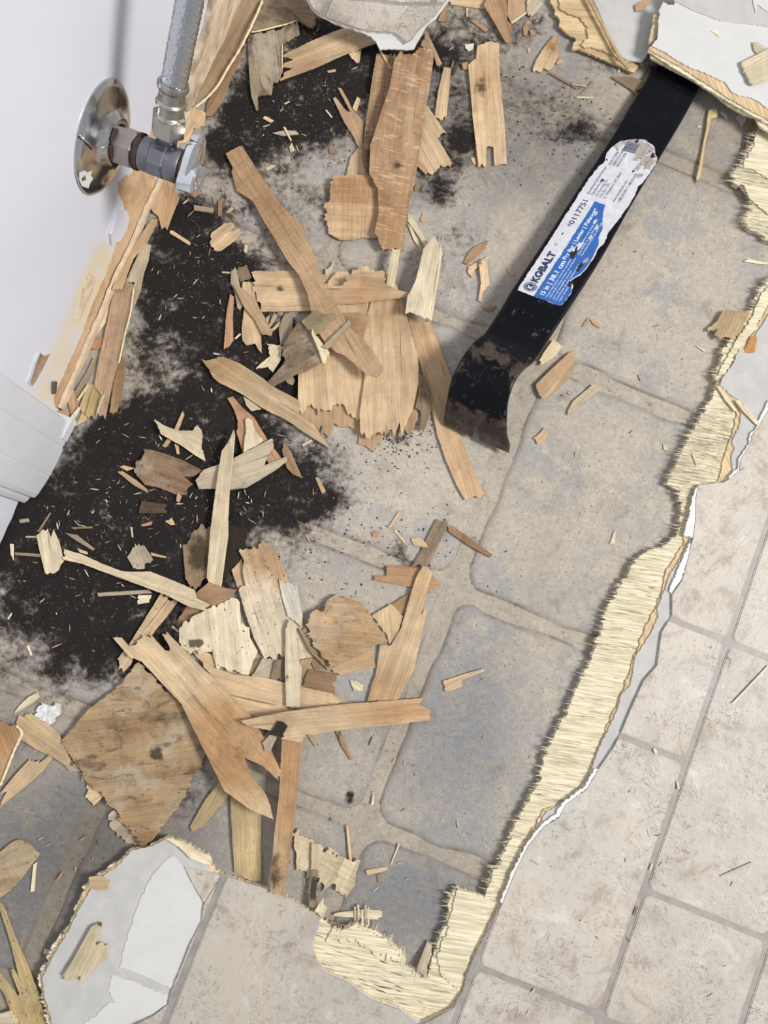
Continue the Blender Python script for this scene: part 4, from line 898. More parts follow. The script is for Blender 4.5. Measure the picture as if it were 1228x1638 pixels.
V_('wood_strip', 'tan strip of veneer below the valve against the wall', 'R1', [(722, 1028), (752, 1040), (705, 1150), (640, 1240), (590, 1400), (545, 1400), (580, 1290), (680, 1100)], 'light', tilt=(-.1, 0), cup=.002)
V_('veneer_piece', 'brown pointed veneer piece hanging below the shut-off valve', 'R1', [(770, 860), (830, 850), (872, 890), (860, 960), (830, 1030), (800, 1105), (775, 1100), (760, 1040), (715, 1000), (740, 930)], 'tan', curl=.002, cup=.003, stain=[(820, 900, 40, 40, .2)])
V_('veneer_piece', 'tan veneer piece under the valve beside the lever handle', 'Z8', [(260, 780), (330, 745), (420, 770), (410, 860), (340, 870), (300, 960), (240, 975), (230, 860)], 'light', stain=[(330, 830, 40, 30, .2)])
V_('wood_strip', 'brown veneer strip showing under the long curled strip near the hose', 'Z8', [(695, 310), (690, 350), (600, 520), (530, 700), (460, 790), (420, 790), (430, 700), (560, 480)], 'brown', cup=.002)
V_('wood_strip', 'long curled strip with a bright torn edge behind the hose', 'Z8', [(660, -60), (815, -60), (800, 10), (770, 95), (710, 230), (590, 450), (500, 590), (425, 680), (335, 735), (400, 560), (480, 390), (560, 220)], (176, 152, 122), cup=.006, bend=.003, stain=[(640, 260, 80, 120, .12)], weather=.25)
V_('wood_splinter', 'thin pale splinter standing by the long curled strip near the top', 'Z8', [(575, 30), (620, 80), (590, 150), (572, 150)], 'red')
V_('veneer_chip', 'yellow veneer chip near the door casing', 'Z7', [(290, 1290), (340, 1285), (360, 1325), (420, 1370), (390, 1430), (330, 1590), (270, 1560), (205, 1500), (240, 1400)], 'yellow', cup=.002)
V_('wood_splinter', 'short cream splinter on the edge of the yellow chip', 'Z7', [(430, 1350), (440, 1370), (400, 1440), (345, 1580), (360, 1500), (390, 1400)], 'cream')
V_('veneer_chip', 'narrow tan chip between the wall corner and the yellow chip', 'Z7', [(120, 1330), (165, 1350), (195, 1440), (190, 1530), (150, 1600), (110, 1450)], 'tan')
V_('veneer_chip', 'pale crumb of veneer below the yellow chip', 'Z6', [(800, 600), (850, 650), (830, 690), (720, 745), (765, 680)], 'light')
V_('wood_splinter', 'long pale splinter leaning on the yellow chip', 'Z6', [(858, 318), (866, 350), (762, 500), (745, 485)], 'cream')
V_('wood_splinter', 'long pale splinter crossing the corner of the door casing', 'Z6', [(772, 556), (780, 580), (640, 810), (605, 885), (598, 830), (700, 640)], 'white')
V_('veneer_chip', 'layered red and white wood fragments where wall meets casing', 'Z6', [(485, 570), (530, 600), (600, 605), (665, 610), (660, 650), (640, 690), (560, 690), (540, 650)], 'red', z=.006, spot=.4)

def rim(owner, reg, pts, w=.0009, off=.0009):
    q = px(reg, pts); ws = []
    for a, b in q:
        x, y = W(a, b, .004); i, j = hidx(x, y); z = HM[max(0, i - 1):i + 2, max(0, j - 1):j + 2].max(); x, y = W(a, b, z + off); ws.append((x, y, z + off))
    ws = spl([Vector(t) for t in ws], 4); n = len(ws); rr_ = [w * (.5 + .5 * abs(math.sin(i * 1.7))) * (.4 if i in (0, n - 1) else 1) for i in range(n)]
    t = tube('torn_edge', ws, rr_, M_RIM, None, 5, smooth=False); t.parent = owner; t.matrix_parent_inverse = owner.matrix_basis.inverted(); tag(t, 'bright splintered edge')
M_RIM = simple('bright_torn_wood', (232, 214, 178), 0.8, ns=300, namp=0.1)
def by(lab): return next(o for o in PIECES if o['label'].startswith(lab))
rim(by('long pinkish'), 'Z7', [(675, 450), (660, 560), (640, 690), (600, 840), (575, 960), (545, 1100)], .0007)
rim(by('long curled'), 'Z8', [(805, 0), (765, 95), (700, 235), (640, 350), (570, 460), (500, 580), (425, 665), (350, 725)], .0010, .004)
# --- top, between hose and bar
V_('veneer_piece', 'dingy brown veneer piece at the top edge left of the hanging vinyl flap', 'Z8', [(790, -40), (1080, -40), (1130, 40), (1165, 120), (1130, 190), (1040, 140), (900, 190), (720, 225), (760, 120)], 'dull', g=(1, .2), stain=[(900, 80, 200, 70, .3)], spot=.5, weather=.8)
V_('veneer_piece', 'greyish weathered board piece with a torn point at its foot', 'Z8', [(700, 262), (722, 222), (880, 190), (1040, 140), (1055, 225), (935, 300), (940, 480), (905, 552), (875, 550), (865, 635), (770, 650), (775, 735), (760, 742), (725, 640), (712, 480)], 'grey', g=(.1, 1), stain=[(720, 300, 30, 160, .5), (800, 520, 60, 60, .2), (1010, 230, 40, 50, .15)], spot=.4, cup=.001, weather=.9)
rim(by('greyish weathered'), 'Z8', [(722, 218), (800, 205), (880, 185), (960, 165), (1035, 140)], .0007)
rim(by('greyish weathered'), 'Z8', [(938, 300), (936, 380), (938, 470)], .0005)
V_('veneer_piece', 'crumpled brown veneer curl lying left of the vinyl flap', 'Z8', [(1003, 65), (1040, 70), (1085, 140), (1140, 120), (1165, 170), (1120, 195), (1065, 150), (1010, 95)], 'dull', cup=.002)
V_('veneer_chip', 'pale pointed chip just below the strip under the vinyl flap', 'R2', [(460, 255), (520, 232), (512, 290), (497, 298), (480, 280)], 'light')
V_('wood_strip', 'broad light tan strip running under the corner of the vinyl flap', 'R2', [(150, 262), (200, 235), (300, 190), (425, 138), (540, 150), (640, 190), (570, 215), (470, 250), (300, 325), (140, 382), (160, 345), (200, 325), (150, 318), (158, 300), (200, 285)], 'light', g=(1, -.38), stain=[(450, 190, 14, 60, .3), (380, 220, 14, 50, .2), (215, 260, 10, 50, .15)], warm=[(250, 280, 120, 80, .5)])
V_('veneer_piece', 'brown veneer pieces under the right side of the vinyl flap', 'R2', [(795, 215), (830, 160), (860, 225), (897, 305), (872, 312), (850, 240)], 'tan')
V_('wood_strip', 'forked tan veneer prong left of the large upright strip', 'R2', [(410, 415), (425, 418), (455, 470), (480, 520), (532, 575), (522, 710), (505, 690), (480, 640), (440, 575), (388, 465), (400, 458), (450, 525), (470, 530)], 'tan')
V_('veneer_chip', 'tiny tan chip beside the forked prong', 'R2', [(500, 455), (516, 465), (498, 525), (478, 508)], 'light')
V_('veneer_piece', 'pale split veneer under the left edge of the large upright strip', 'R2', [(500, 700), (560, 690), (620, 840), (445, 834), (468, 740)], 'light', g=(-.15, 1))
V_('veneer_piece', 'fan-shaped tan veneer right of the large upright strip', 'R2', [(800, 490), (825, 500), (915, 628), (872, 650), (905, 700), (945, 770), (885, 790), (850, 825), (825, 810), (780, 760), (720, 700)], 'light', g=(.5, 1), stain=[(815, 560, 20, 60, .2)])
V_('wood_splinter', 'short narrow veneer blade pointing left of the fan-shaped piece foot', 'R2', [(778, 745), (830, 800), (822, 822), (775, 775)], 'tan')
V_('veneer_piece', 'brown underlying layer along the left side of the large upright strip', 'R2', [(590, 258), (700, 262), (690, 400), (640, 800), (580, 850), (545, 830), (520, 745), (545, 550), (568, 390)], 'brown', g=(-.1, 1), stain=[(560, 730, 40, 110, .5), (540, 520, 20, 150, .15)], ripple=.5)
V_('veneer_piece', 'squarish tan veneer with pale frayed lower left edge beside the upright strip', 'R2', [(395, 835), (500, 830), (590, 838), (640, 850), (640, 1100), (580, 1112), (530, 1110), (480, 1120), (420, 1120), (365, 1090), (350, 1020), (366, 950), (376, 880), (390, 852)], 'tan', g=(1, .06), ripple=.5, teeth=.0016, warm=[(480, 880, 150, 90, .9)])
V_('wood_strip', 'large upright brown veneer strip with rippled surface', 'R2', [(672, 300), (700, 262), (765, 262), (790, 232), (862, 236), (850, 330), (838, 420), (818, 520), (800, 640), (785, 760), (768, 860), (745, 935), (730, 1060), (712, 1172), (660, 1168), (620, 1172), (600, 1130), (580, 1100), (600, 1000), (596, 900), (555, 825), (560, 700), (580, 640), (612, 540), (650, 430)], 'brown', g=(-.14, 1), ripple=1.0, th=.0014, teeth=.0016, stain=[(700, 740, 90, 70, .20), (720, 320, 60, 50, .15), (690, 770, 22, 14, .6)], weather=.35, warm=[(700, 300, 150, 150, .5), (640, 1000, 100, 160, .4)])
V_('wood_splinter', 'thin splinter hanging from the vinyl flap onto the upright strip', 'R2', [(600, 235), (612, 238), (665, 325), (650, 322)], 'light')
V_('wood_strip', 'narrow upright tan slat between the upright strip and the notched plank', 'R2', [(905, 318), (938, 322), (930, 430), (915, 560), (862, 550), (878, 430)], 'light')
V_('wood_strip', 'pale notched plank with two square feet and a knot', 'R2', [(1100, 205), (1130, 200), (1160, 215), (1166, 380), (1185, 550), (1198, 775), (1140, 778), (1135, 690), (1105, 690), (1100, 785), (1065, 785), (1040, 560), (1018, 310), (1055, 278), (1060, 222)], 'light', stain=[(1075, 410, 26, 34, .55), (1085, 400, 60, 70, .2), (1170, 545, 30, 8, .1)], teeth=.002, th=.0014, weather=.2, warm=[(1090, 400, 80, 120, .5)])
V_('veneer_chip', 'small white chip above the notched plank', 'R2', [(1005, 210), (1045, 205), (1042, 230), (1020, 242), (1008, 230)], 'white')
V_('veneer_chip', 'small chip at the left foot of the notched plank', 'R2', [(1030, 740), (1050, 738), (1058, 770), (1045, 772)], 'light')
V_('veneer_chip', 'small tan chip left of the shoulder of the notched plank', 'R2', [(990, 300), (1015, 290), (1018, 325), (995, 325)], 'brown')
V_('wood_splinter', 'tan stick lying above the notched plank near the top edge', 'R2', [(1030, 100), (1045, 95), (1112, 140), (1100, 154)], 'brown')
V_('wood_strip', 'tan split slats at the top edge right of the vinyl flap', 'R2', [(925, 0), (1150, -10), (1175, 10), (1150, 40), (1100, 46), (940, 26)], 'light')
V_('wood_splinter', 'short light stick hanging from the split slats at the top edge', 'R2', [(1008, 38), (1020, 38), (1018, 80), (1010, 80)], 'light')
V_('veneer_chip', 'brown upright chip under the right edge of the vinyl flap', 'R2', [(905, 35), (925, 45), (915, 105), (878, 100)], 'brown')
V_('veneer_piece', 'brown pointed veneer triangle at the top edge', 'Z3', [(-30, 60), (0, -30), (130, -30), (135, 150), (165, 180), (158, 285), (125, 305), (100, 270), (60, 200)], 'brown', g=(.35, 1))
V_('veneer_piece', 'broken tan veneer piece at the top edge right of the pointed triangle', 'Z3', [(140, -30), (250, -30), (272, 60), (262, 105), (160, 172), (135, 110)], 'tan', g=(.2, 1))
V_('veneer_chip', 'light grey-tan chip at the top edge beside the broken corner piece', 'Z3', [(270, 20), (330, -5), (385, 25), (345, 80), (300, 120), (268, 88)], 'greyl')
V_('wood_splinter', 'pale narrow edge sliver between two veneer pieces at the top edge', 'Z3', [(160, 165), (265, 95), (270, 105), (165, 180)], 'cream')
V_('veneer_piece', 'two-tone brown and tan chip standing alone above the bare floor', 'Z3', [(462, 255), (485, 300), (495, 395), (460, 470), (425, 505), (392, 482), (370, 515), (312, 492), (335, 430), (400, 330)], 'light', stain=[(450, 320, 50, 60, .35)], warm=[(450, 310, 70, 90, 1.0)])
V_('veneer_chip', 'small square chip against the two-tone chip', 'Z3', [(480, 440), (508, 410), (533, 425), (522, 443), (480, 456)], 'light')
for k, (p, c) in enumerate([([(245, 190), (275, 165), (290, 200), (270, 260), (250, 250)], 'brown'), ([(290, 210), (320, 220), (340, 250), (300, 255)], 'brown'), ([(278, 340), (298, 338), (295, 372), (284, 375)], 'cream')]):
    V_('veneer_chip', ['curled brown chip under the pointed triangle', 'flat brown crumb right of the curled brown chip', 'tiny white chip below the curled brown chip'][k], 'Z3', p, c)
V_('wood_splinter', 'thin grey-tan stick under the two-tone chip', 'Z3', [(420, 515), (440, 512), (645, 620), (620, 628)], 'dull')
V_('wood_splinter', 'thin pale stick ending at the small twig cluster', 'Z3', [(585, 585), (690, 600), (692, 610), (590, 600)], 'greyl')
V_('wood_splinter', 'short white splinter below the twig cluster', 'Z3', [(620, 680), (740, 682), (742, 692), (625, 690)], 'cream')
V_('wood_splinter', 'grey twig of bark near the pry bar', 'Z3', [(650, 660), (730, 570), (750, 580), (680, 645)], 'dull', spot=.6)
V_('veneer_chip', 'small cream chip left of the broken panel tip', 'Z3', [(915, 475), (935, 480), (930, 500), (908, 515)], 'cream')
V_('veneer_piece', 'dark tan veneer corner slipping under the pry bar', 'Z3', [(860, 545), (1000, 545), (1090, 580), (1040, 670), (1000, 635), (930, 590)], 'dull')

# --- centre pile
V_('veneer_chip', 'pale upright scrap between the rippled strip and the knot board', 'Z10', [(0, 1180), (40, 1160), (85, 1095), (65, 1200), (105, 1255), (90, 1340), (10, 1335)], 'cream')
V_('wood_strip', 'light board with a knot lying flat across the mould', 'R5', [(270, 160), (300, 150), (440, 155), (600, 150), (900, 200), (900, 430), (700, 430), (340, 436), (335, 370), (310, 360), (296, 250)], 'light', g=(1, .02), stain=[(465, 270, 30, 16, .7), (405, 200, 10, 40, .2), (600, 380, 60, 40, .15)], warm=[(420, 200, 100, 60, .5)])
V_('wood_splinter', 'slim pale splinter below the rippled strip, the wider of a pair', 'Z10', [(820, 620), (900, 740), (1000, 905), (990, 990), (930, 870), (800, 690)], 'cream')
V_('wood_splinter', 'slim pale splinter below the rippled strip, the narrower of a pair', 'Z10', [(795, 705), (850, 765), (950, 1008), (870, 890)], 'pale')
V_('veneer_chip', 'tiny orange-brown chip right of the rippled strip', 'Z10', [(880, 340), (915, 325), (935, 370), (870, 400)], 'brown')
V_('veneer_chip', 'small orange triangle chip on the grey floor right of the rippled strip', 'Z10', [(958, 620), (985, 680), (950, 708), (930, 690)], 'tan')
V_('wood_strip', 'long tan strip running under the pry bar claw', 'R6', [(180, 512), (240, 540), (312, 548), (345, 640), (430, 870), (445, 1000), (470, 1180), (500, 1245), (560, 1400), (614, 1535), (600, 1555), (545, 1550), (510, 1568), (460, 1480), (400, 1340), (350, 1190), (312, 1000), (250, 780), (210, 620)], 'tan', teeth=.0008)
V_('veneer_piece', 'lower layer of the big square veneer with frayed tan tabs', 'R5', [(600, 880), (640, 860), (1200, 900), (1440, 900), (1440, 1200), (1380, 1290), (1345, 1260), (1200, 1300), (1140, 1390), (1020, 1362), (1030, 1290), (960, 1240), (840, 1240), (810, 1320), (755, 1290), (770, 1240), (620, 1205), (598, 1050)], 'tan', g=(.05, 1), teeth=.002, stain=[(640, 1190, 60, 20, .2)])
V_('veneer_piece', 'big square tan veneer with a frayed lower edge in the middle pile', 'R6', [(-220, 275), (-120, 265), (30, 270), (120, 350), (165, 480), (200, 600), (243, 750), (246, 900), (215, 1050), (168, 1150), (150, 1212), (138, 1110), (118, 1180), (60, 1200), (20, 1180), (-140, 1070), (-200, 1030), (-290, 1060), (-375, 1035), (-420, 1080), (-440, 1030), (-438, 850), (-400, 640), (-330, 400)], 'light', g=(.04, 1), teeth=.0024, th=.0014, stain=[(-300, 700, 30, 200, .12), (60, 430, 60, 60, .15)], warm=[(60, 500, 120, 120, .5), (-330, 600, 60, 200, .4), (200, 900, 60, 200, .3)])
V_('veneer_piece', 'right-hand layer of the big square veneer, torn along its left side', 'R6', [(-40, 500), (-20, 420), (60, 300), (120, 345), (165, 480), (200, 600), (240, 750), (243, 900), (212, 1050), (166, 1150), (150, 1205), (138, 1120), (118, 1180), (60, 1195), (20, 1180), (-20, 1195), (-85, 1180), (-90, 1080), (-60, 860), (-80, 700)], 'light', g=(.04, 1), teeth=.0022, th=.001, warm=[(60, 500, 120, 120, .5), (200, 900, 60, 200, .4)], weather=.2)
V_('veneer_piece', 'darker brown layer at the top left of the big square veneer', 'R5', [(880, 445), (960, 438), (1088, 442), (1085, 520), (1040, 650), (985, 590), (915, 480)], 'tan', g=(1, .1), warm=[(980, 520, 150, 150, .5)])
V_('wood_splinter', 'pale stick running from the rippled strip down to the big square veneer', 'Z10', [(662, 975), (738, 985), (720, 1090), (700, 1230), (672, 1370), (596, 1340), (620, 1190)], 'pale')
V_('wood_strip', 'brown end of a broken board above the big square veneer', 'Z10', [(-80, 1350), (0, 1352), (180, 1340), (222, 1305), (185, 1268), (380, 1240), (560, 1215), (592, 1290), (600, 1345), (700, 1390), (855, 1430), (740, 1462), (560, 1480), (300, 1510), (0, 1500), (-80, 1490)], 'tan', g=(1, .03), stain=[(260, 1400, 60, 60, .2)], warm=[(400, 1380, 200, 120, .7)])
V_('veneer_chip', 'dark brown shred at the right side of the big square veneer', 'R6', [(250, 850), (285, 870), (310, 960), (320, 1050), (275, 1180), (250, 1170), (262, 1080), (225, 1050), (245, 960)], 'dull', spot=.6, stain=[(275, 950, 30, 80, .4)])
V_('veneer_piece', 'pale upright board piece with a pointed top left of the pry bar', 'R6', [(342, 60), (366, 92), (358, 150), (378, 92), (387, 150), (362, 300), (320, 552), (190, 512), (165, 525), (180, 422), (225, 335), (252, 230), (275, 130), (310, 92)], 'cream', g=(-.17, 1), stain=[(320, 262, 14, 8, .4)])
V_('wood_strip', 'long bent tan strip running down to a rounded end on the big square veneer', 'P', [(359, 238), (386, 229), (412, 272), (450, 330), (486, 366), (490, 386), (502, 412), (514, 450), (536, 489), (548, 509), (559, 530), (580, 549), (592, 562), (612, 596), (608, 606), (602, 609), (586, 603), (575, 594), (563, 582), (551, 572), (538, 566), (520, 550), (502, 520), (492, 471), (478, 440), (462, 420), (440, 382), (421, 350), (404, 318), (388, 306), (377, 299), (369, 268), (371, 262)], 'tan', stain=[(465, 372, 30, 6, .18), (385, 260, 14, 20, .2), (400, 300, 10, 20, .15)], teeth=.0005, th=.0012, ripple=.3, warm=[(430, 340, 60, 60, .5), (380, 250, 30, 40, .4)], weather=.15)
V_('veneer_piece', 'greyish tan chip between the knot board and the dirty fragment', 'R5', [(510, 450), (545, 440), (560, 470), (562, 570), (500, 665), (475, 672), (465, 560), (480, 500)], 'grey', spot=.3)
V_('veneer_piece', 'pale ragged scrap left of the dirty fragment', 'R5', [(380, 660), (490, 680), (482, 770), (420, 862), (390, 820), (305, 832), (348, 790), (402, 750)], 'pale', teeth=.0016)
V_('veneer_chip', 'small fluffy crumb of wood below the dirty fragment', 'R5', [(500, 905), (560, 880), (580, 920), (560, 950), (530, 940)], 'grey')
V_('veneer_piece', 'dirty brown and grey fragment lying on the big square veneer', 'R5', [(540, 590), (610, 500), (700, 560), (740, 620), (815, 715), (780, 790), (705, 830), (650, 862), (600, 870), (470, 930), (372, 987), (330, 970), (402, 900), (495, 800), (485, 740), (502, 660)], 'dull', g=(1, -.6), stain=[(690, 720, 50, 40, .5), (610, 560, 50, 40, .5), (540, 730, 30, 60, .3)], spot=.5, weather=.9)
V_('veneer_piece', 'grey fibrous tuft of veneer on the bent strip', 'R5', [(722, 425), (772, 462), (850, 455), (862, 485), (750, 582), (705, 600), (645, 520), (622, 492)], (160, 146, 116), g=(1, -.5), teeth=.003, spot=.4)
V_('wood_splinter', 'pale stick lying across the dirty fragment and grey tuft', 'R5', [(700, 560), (722, 600), (822, 722), (790, 790), (768, 785), (740, 700), (690, 590)], 'pale')
V_('wood_splinter', 'greyish splinter pointing up from the fragment onto the bent strip', 'R5', [(958, 500), (970, 530), (812, 690), (768, 678)], 'greyl')
V_('wood_strip', 'reddish narrow strip standing leftmost in the splintered group', 'R5', [(125, 310), (150, 330), (142, 480), (148, 640), (80, 700), (94, 500), (102, 420)], 'red')
V_('wood_splinter', 'curved sliver at the upper left of the splintered group', 'R5', [(130, 150), (160, 125), (187, 230), (212, 400), (176, 412), (150, 285), (128, 232)], 'greyl')
V_('wood_strip', 'frayed upright slat in the splintered group left of the knot board', 'R5', [(210, 230), (270, 230), (292, 270), (302, 340), (350, 480), (340, 600), (346, 730), (320, 700), (300, 662), (240, 672), (210, 640), (205, 550), (222, 420), (205, 300)], 'light', teeth=.002)
V_('wood_strip', 'slanting tan slat on top of the splintered group', 'R5', [(145, 250), (190, 260), (300, 350), (340, 430), (420, 572), (406, 606), (350, 600), (300, 500), (222, 402)], 'tan')
V_('veneer_chip', 'square grey-tan chip above the splintered group', 'R5', [(165, 140), (240, 110), (275, 202), (198, 226), (175, 190)], 'dull')
for k, p in enumerate([[(380, 470), (400, 460), (390, 520), (370, 500)], [(430, 440), (456, 462), (410, 540), (394, 530)], [(470, 498), (476, 530), (420, 572), (410, 560)], [(65, 150), (125, 155), (124, 166), (66, 162)], [(190, 585), (202, 592), (165, 625), (150, 622)], [(5, 720), (50, 728), (48, 738), (8, 732)]]):
    V_('wood_splinter', ['small chip under the knot board', 'short thick splinter under the knot board', 'tan splinter pointing right below the knot board', 'tiny pale stick left of the square grey-tan chip', 'white sliver beside the reddish narrow strip', 'white sliver above the long pointed board'][k], 'R5', p, ['light', 'light', 'light', 'light', 'cream', 'white'][k])
V_('wood_strip', 'long pointed grey-tan board ending in a white tip', 'P', [(322, 575), (330, 578), (357, 572), (385, 584), (422, 608), (434, 619), (477, 642), (481, 668), (502, 681), (530, 719), (486, 692), (470, 680), (447, 666), (436, 662), (420, 653), (388, 631), (370, 622), (350, 612), (340, 603), (332, 588)], (206, 180, 144), th=.0015, teeth=.0009, stain=[(345, 590, 30, 10, .15)], spot=.2, warm=[(350, 590, 60, 40, .6)])
V_('veneer_chip', 'ragged pale shred under the long pointed board', 'R5', [(215, 1030), (300, 1080), (345, 1120), (270, 1130), (235, 1090)], 'pale')

# --- lower centre, on the mould
V_('wood_strip', 'pinkish brown crooked strip below the long pointed board', 'R8', [(705, -10), (740, -20), (765, 10), (800, 50), (870, 110), (930, 210), (955, 250), (1042, 365), (960, 392), (930, 350), (800, 325), (762, 200), (770, 130), (745, 60)], 'red', teeth=.0014, stain=[(900, 200, 40, 60, .2)])
V_('veneer_piece', 'bright pale piece lying on the crooked strip', 'R8', [(815, 122), (835, 112), (856, 122), (880, 195), (925, 250), (900, 270), (805, 325), (812, 230), (820, 200)], 'cream', stain=[(880, 260, 5, 5, .3)])
V_('wood_strip', 'thin brown pointed shard right of the crooked strip', 'R8', [(1055, 255), (1100, 330), (1130, 400), (1165, 482), (1110, 460), (1070, 420), (1040, 310)], 'brown')
V_('wood_splinter', 'small stick through the ragged tan leaf', 'R8', [(430, 70), (442, 90), (400, 200), (330, 292), (304, 285), (380, 180)], 'light')
V_('wood_splinter', 'short splinter standing out below the ragged tan leaf', 'R8', [(380, 270), (405, 280), (412, 332), (396, 332)], 'light')
V_('veneer_piece', 'ragged tan leaf-shaped veneer with a sharp point', 'R8', [(265, 125), (320, 160), (400, 190), (490, 190), (520, 152), (548, 190), (550, 240), (546, 300), (570, 375), (510, 342), (440, 292), (370, 252), (300, 212)], 'pale', g=(1, .45), spot=.4)
V_('veneer_piece', 'dark brown stained board piece lying on the mould', 'R8', [(145, 400), (190, 302), (250, 310), (320, 330), (430, 370), (562, 437), (500, 470), (440, 470), (495, 518), (460, 547), (456, 582), (400, 585), (290, 540), (200, 522), (152, 460)], (138, 113, 90), g=(1, .3), spot=.9, stain=[(200, 420, 90, 70, .25)], weather=.8)
V_('veneer_chip', 'narrow tail chip under the dark brown stained board', 'R8', [(400, 562), (425, 590), (410, 627), (390, 622)], 'tan')
V_('veneer_chip', 'pale oval chip left of the dark brown stained board', 'R8', [(45, 410), (70, 400), (140, 420), (88, 435)], 'light')
V_('wood_splinter', 'tan stick left of the dark brown stained board', 'R8', [(35, 445), (60, 435), (150, 495), (210, 545), (216, 570), (130, 522)], 'tan')
V_('veneer_chip', 'sooty square chip on the mould below the dark brown board', 'R8', [(180, 620), (325, 640), (330, 695), (160, 693)], 'dark', stain=[(240, 660, 80, 40, .4)])
V_('veneer_piece', 'charred black board square behind the pale blade', 'R8', [(705, 765), (832, 790), (812, 900), (775, 1000), (722, 1040), (690, 1140), (600, 1130), (620, 900)], 'black', stain=[(740, 900, 150, 180, .8)], spot=.5)
V_('veneer_piece', 'half-blackened grey board piece left of the pale blade', 'R8', [(430, 890), (468, 862), (500, 800), (550, 760), (610, 800), (600, 1000), (592, 1100), (550, 1110), (540, 1152), (480, 1150), (450, 1100)], 'dull', g=(0, 1), stain=[(530, 940, 70, 130, .75)], spot=.5, weather=.6)
V_('veneer_piece', 'curved grey-tan board crossing under the pale blade', 'R8', [(510, 495), (560, 430), (650, 400), (760, 352), (860, 302), (982, 240), (990, 290), (942, 370), (932, 402), (1070, 348), (1072, 378), (1000, 432), (905, 490), (820, 540), (722, 552), (620, 545), (530, 546)], 'greyl', g=(1, -.35), spot=.2, cup=.002, stain=[(795, 390, 16, 12, .5), (540, 520, 40, 30, .1)], weather=.3)
V_('wood_strip', 'long pale blade of wood with a pointed top standing upright', 'R8', [(748, 188), (756, 220), (742, 380), (722, 560), (712, 740), (713, 830), (690, 1000), (666, 1165), (592, 1122), (580, 1090), (602, 800), (640, 520), (672, 320), (710, 272)], 'pale', th=.0018, teeth=.0006)
V_('veneer_chip', 'grey-tan crumpled chip on the mould above the long bent slat', 'R8', [(90, 960), (125, 905), (160, 880), (202, 900), (242, 965), (250, 985), (170, 1040), (130, 1032)], 'greyl', spot=.5)
V_('wood_splinter', 'short tan splinter right of the grey-tan crumpled chip', 'R8', [(235, 935), (332, 960), (325, 970), (240, 956)], 'tan')

# --- lower left pile
V_('wood_splinter', 'thin stick joining the cream chip to a white sliver', 'R9', [(75, 195), (198, 203), (198, 218), (75, 208)], 'dull')
V_('wood_splinter', 'white upright sliver at the far left of the mould', 'R9', [(50, 153), (68, 155), (68, 235), (54, 205)], 'cream')
V_('wood_strip', 'grey-brown strip running down from the long bent slat', 'R9', [(790, 400), (878, 432), (822, 510), (762, 580), (742, 612), (662, 642), (645, 745), (604, 785), (578, 720), (640, 640), (700, 545)], 'light', teeth=.002, ripple=.5, spot=.3, weather=.3)
V_('veneer_piece', 'brown veneer corner under the foot of the pale blade', 'R9', [(960, 395), (1030, 340), (1092, 368), (1168, 378), (1120, 430), (1000, 490), (868, 553), (895, 490)], 'brown', g=(1, -.4), stain=[(940, 510, 50, 20, .25)])
V_('wood_strip', 'long bent pale slat slanting down from the cream chip', 'R9', [(310, 178), (400, 205), (500, 250), (590, 285), (640, 290), (740, 290), (880, 345), (960, 380), (968, 420), (1032, 450), (1020, 482), (940, 465), (850, 420), (820, 405), (700, 360), (560, 310), (400, 250), (312, 232)], 'pale', th=.0014, stain=[(880, 400, 20, 20, .15)], spot=.2)
V_('veneer_chip', 'cream chip with a split top on the mould at left', 'R9', [(180, 112), (235, 80), (252, 125), (265, 84), (292, 140), (316, 240), (280, 290), (225, 298), (205, 220)], 'cream', teeth=.0014)
V_('wood_splinter', 'thin straight stick below the long bent slat', 'R9', [(480, 394), (740, 378), (746, 396), (485, 412)], 'greyl')
V_('veneer_chip', 'small bright chip below the thin straight stick', 'R9', [(680, 405), (745, 405), (735, 440), (680, 450)], 'cream')
V_('veneer_chip', 'brown wedge peeking out under the perforated board', 'P', [(303, 1036), (345, 1048), (352, 1068), (330, 1064), (316, 1052)], 'light')
V_('veneer_piece', 'dirty tan slip under the right of the perforated board', 'R10', [(130, 640), (168, 655), (120, 735), (85, 722)], 'dull')
V_('veneer_piece', 'pale grey offcut under the grey-white board', 'R10', [(168, 650), (260, 655), (215, 735), (118, 735)], 'greyl')
V_('veneer_piece', 'dark speckled offcut left of the upright cream stick', 'R10', [(225, 660), (268, 655), (268, 745), (205, 735)], 'dull', spot=.5, stain=[(240, 690, 30, 30, .3)])
V_('veneer_piece', 'pale perforated board with a dark hole mark', 'P', [(287, 1006), (306, 989), (330, 975), (368, 960), (384, 963), (386, 999), (399, 1003), (400, 1020), (412, 1042), (397, 1080), (370, 1076), (346, 1069), (340, 1041), (303, 1046), (287, 1028)], 'cream', g=(.1, 1), spot=.7, stain=[(315, 1029, 9, 5, 1.6), (352, 990, 3, 3, .6)], weather=.1)
V_('veneer_piece', 'orange-tan ragged edge left of the grey-white board', 'R10', [(30, 258), (75, 208), (92, 330), (60, 346)], 'light', teeth=.002)
V_('veneer_piece', 'grey-white speckled board with a tan top', 'R10', [(62, 172), (150, 162), (150, 140), (190, 140), (215, 162), (252, 222), (285, 310), (320, 420), (400, 640), (330, 662), (265, 642), (180, 657), (130, 560), (92, 450), (62, 350), (92, 330), (80, 262), (85, 212)], (218, 202, 176), g=(.3, 1), spot=.9, teeth=.0016, stain=[(150, 200, 60, 40, .08)], warm=[(170, 200, 120, 90, 1.2), (250, 300, 40, 60, .8)], weather=.35)
V_('veneer_chip', 'whitish veneer chip on the right of the grey-white board', 'R10', [(240, 298), (262, 315), (290, 314), (322, 332), (346, 460), (340, 512), (280, 462), (256, 380)], 'white')
V_('veneer_piece', 'dull slip of veneer under the round brown board, left side', 'R10', [(380, 660), (402, 632), (462, 700), (400, 700)], 'brown')
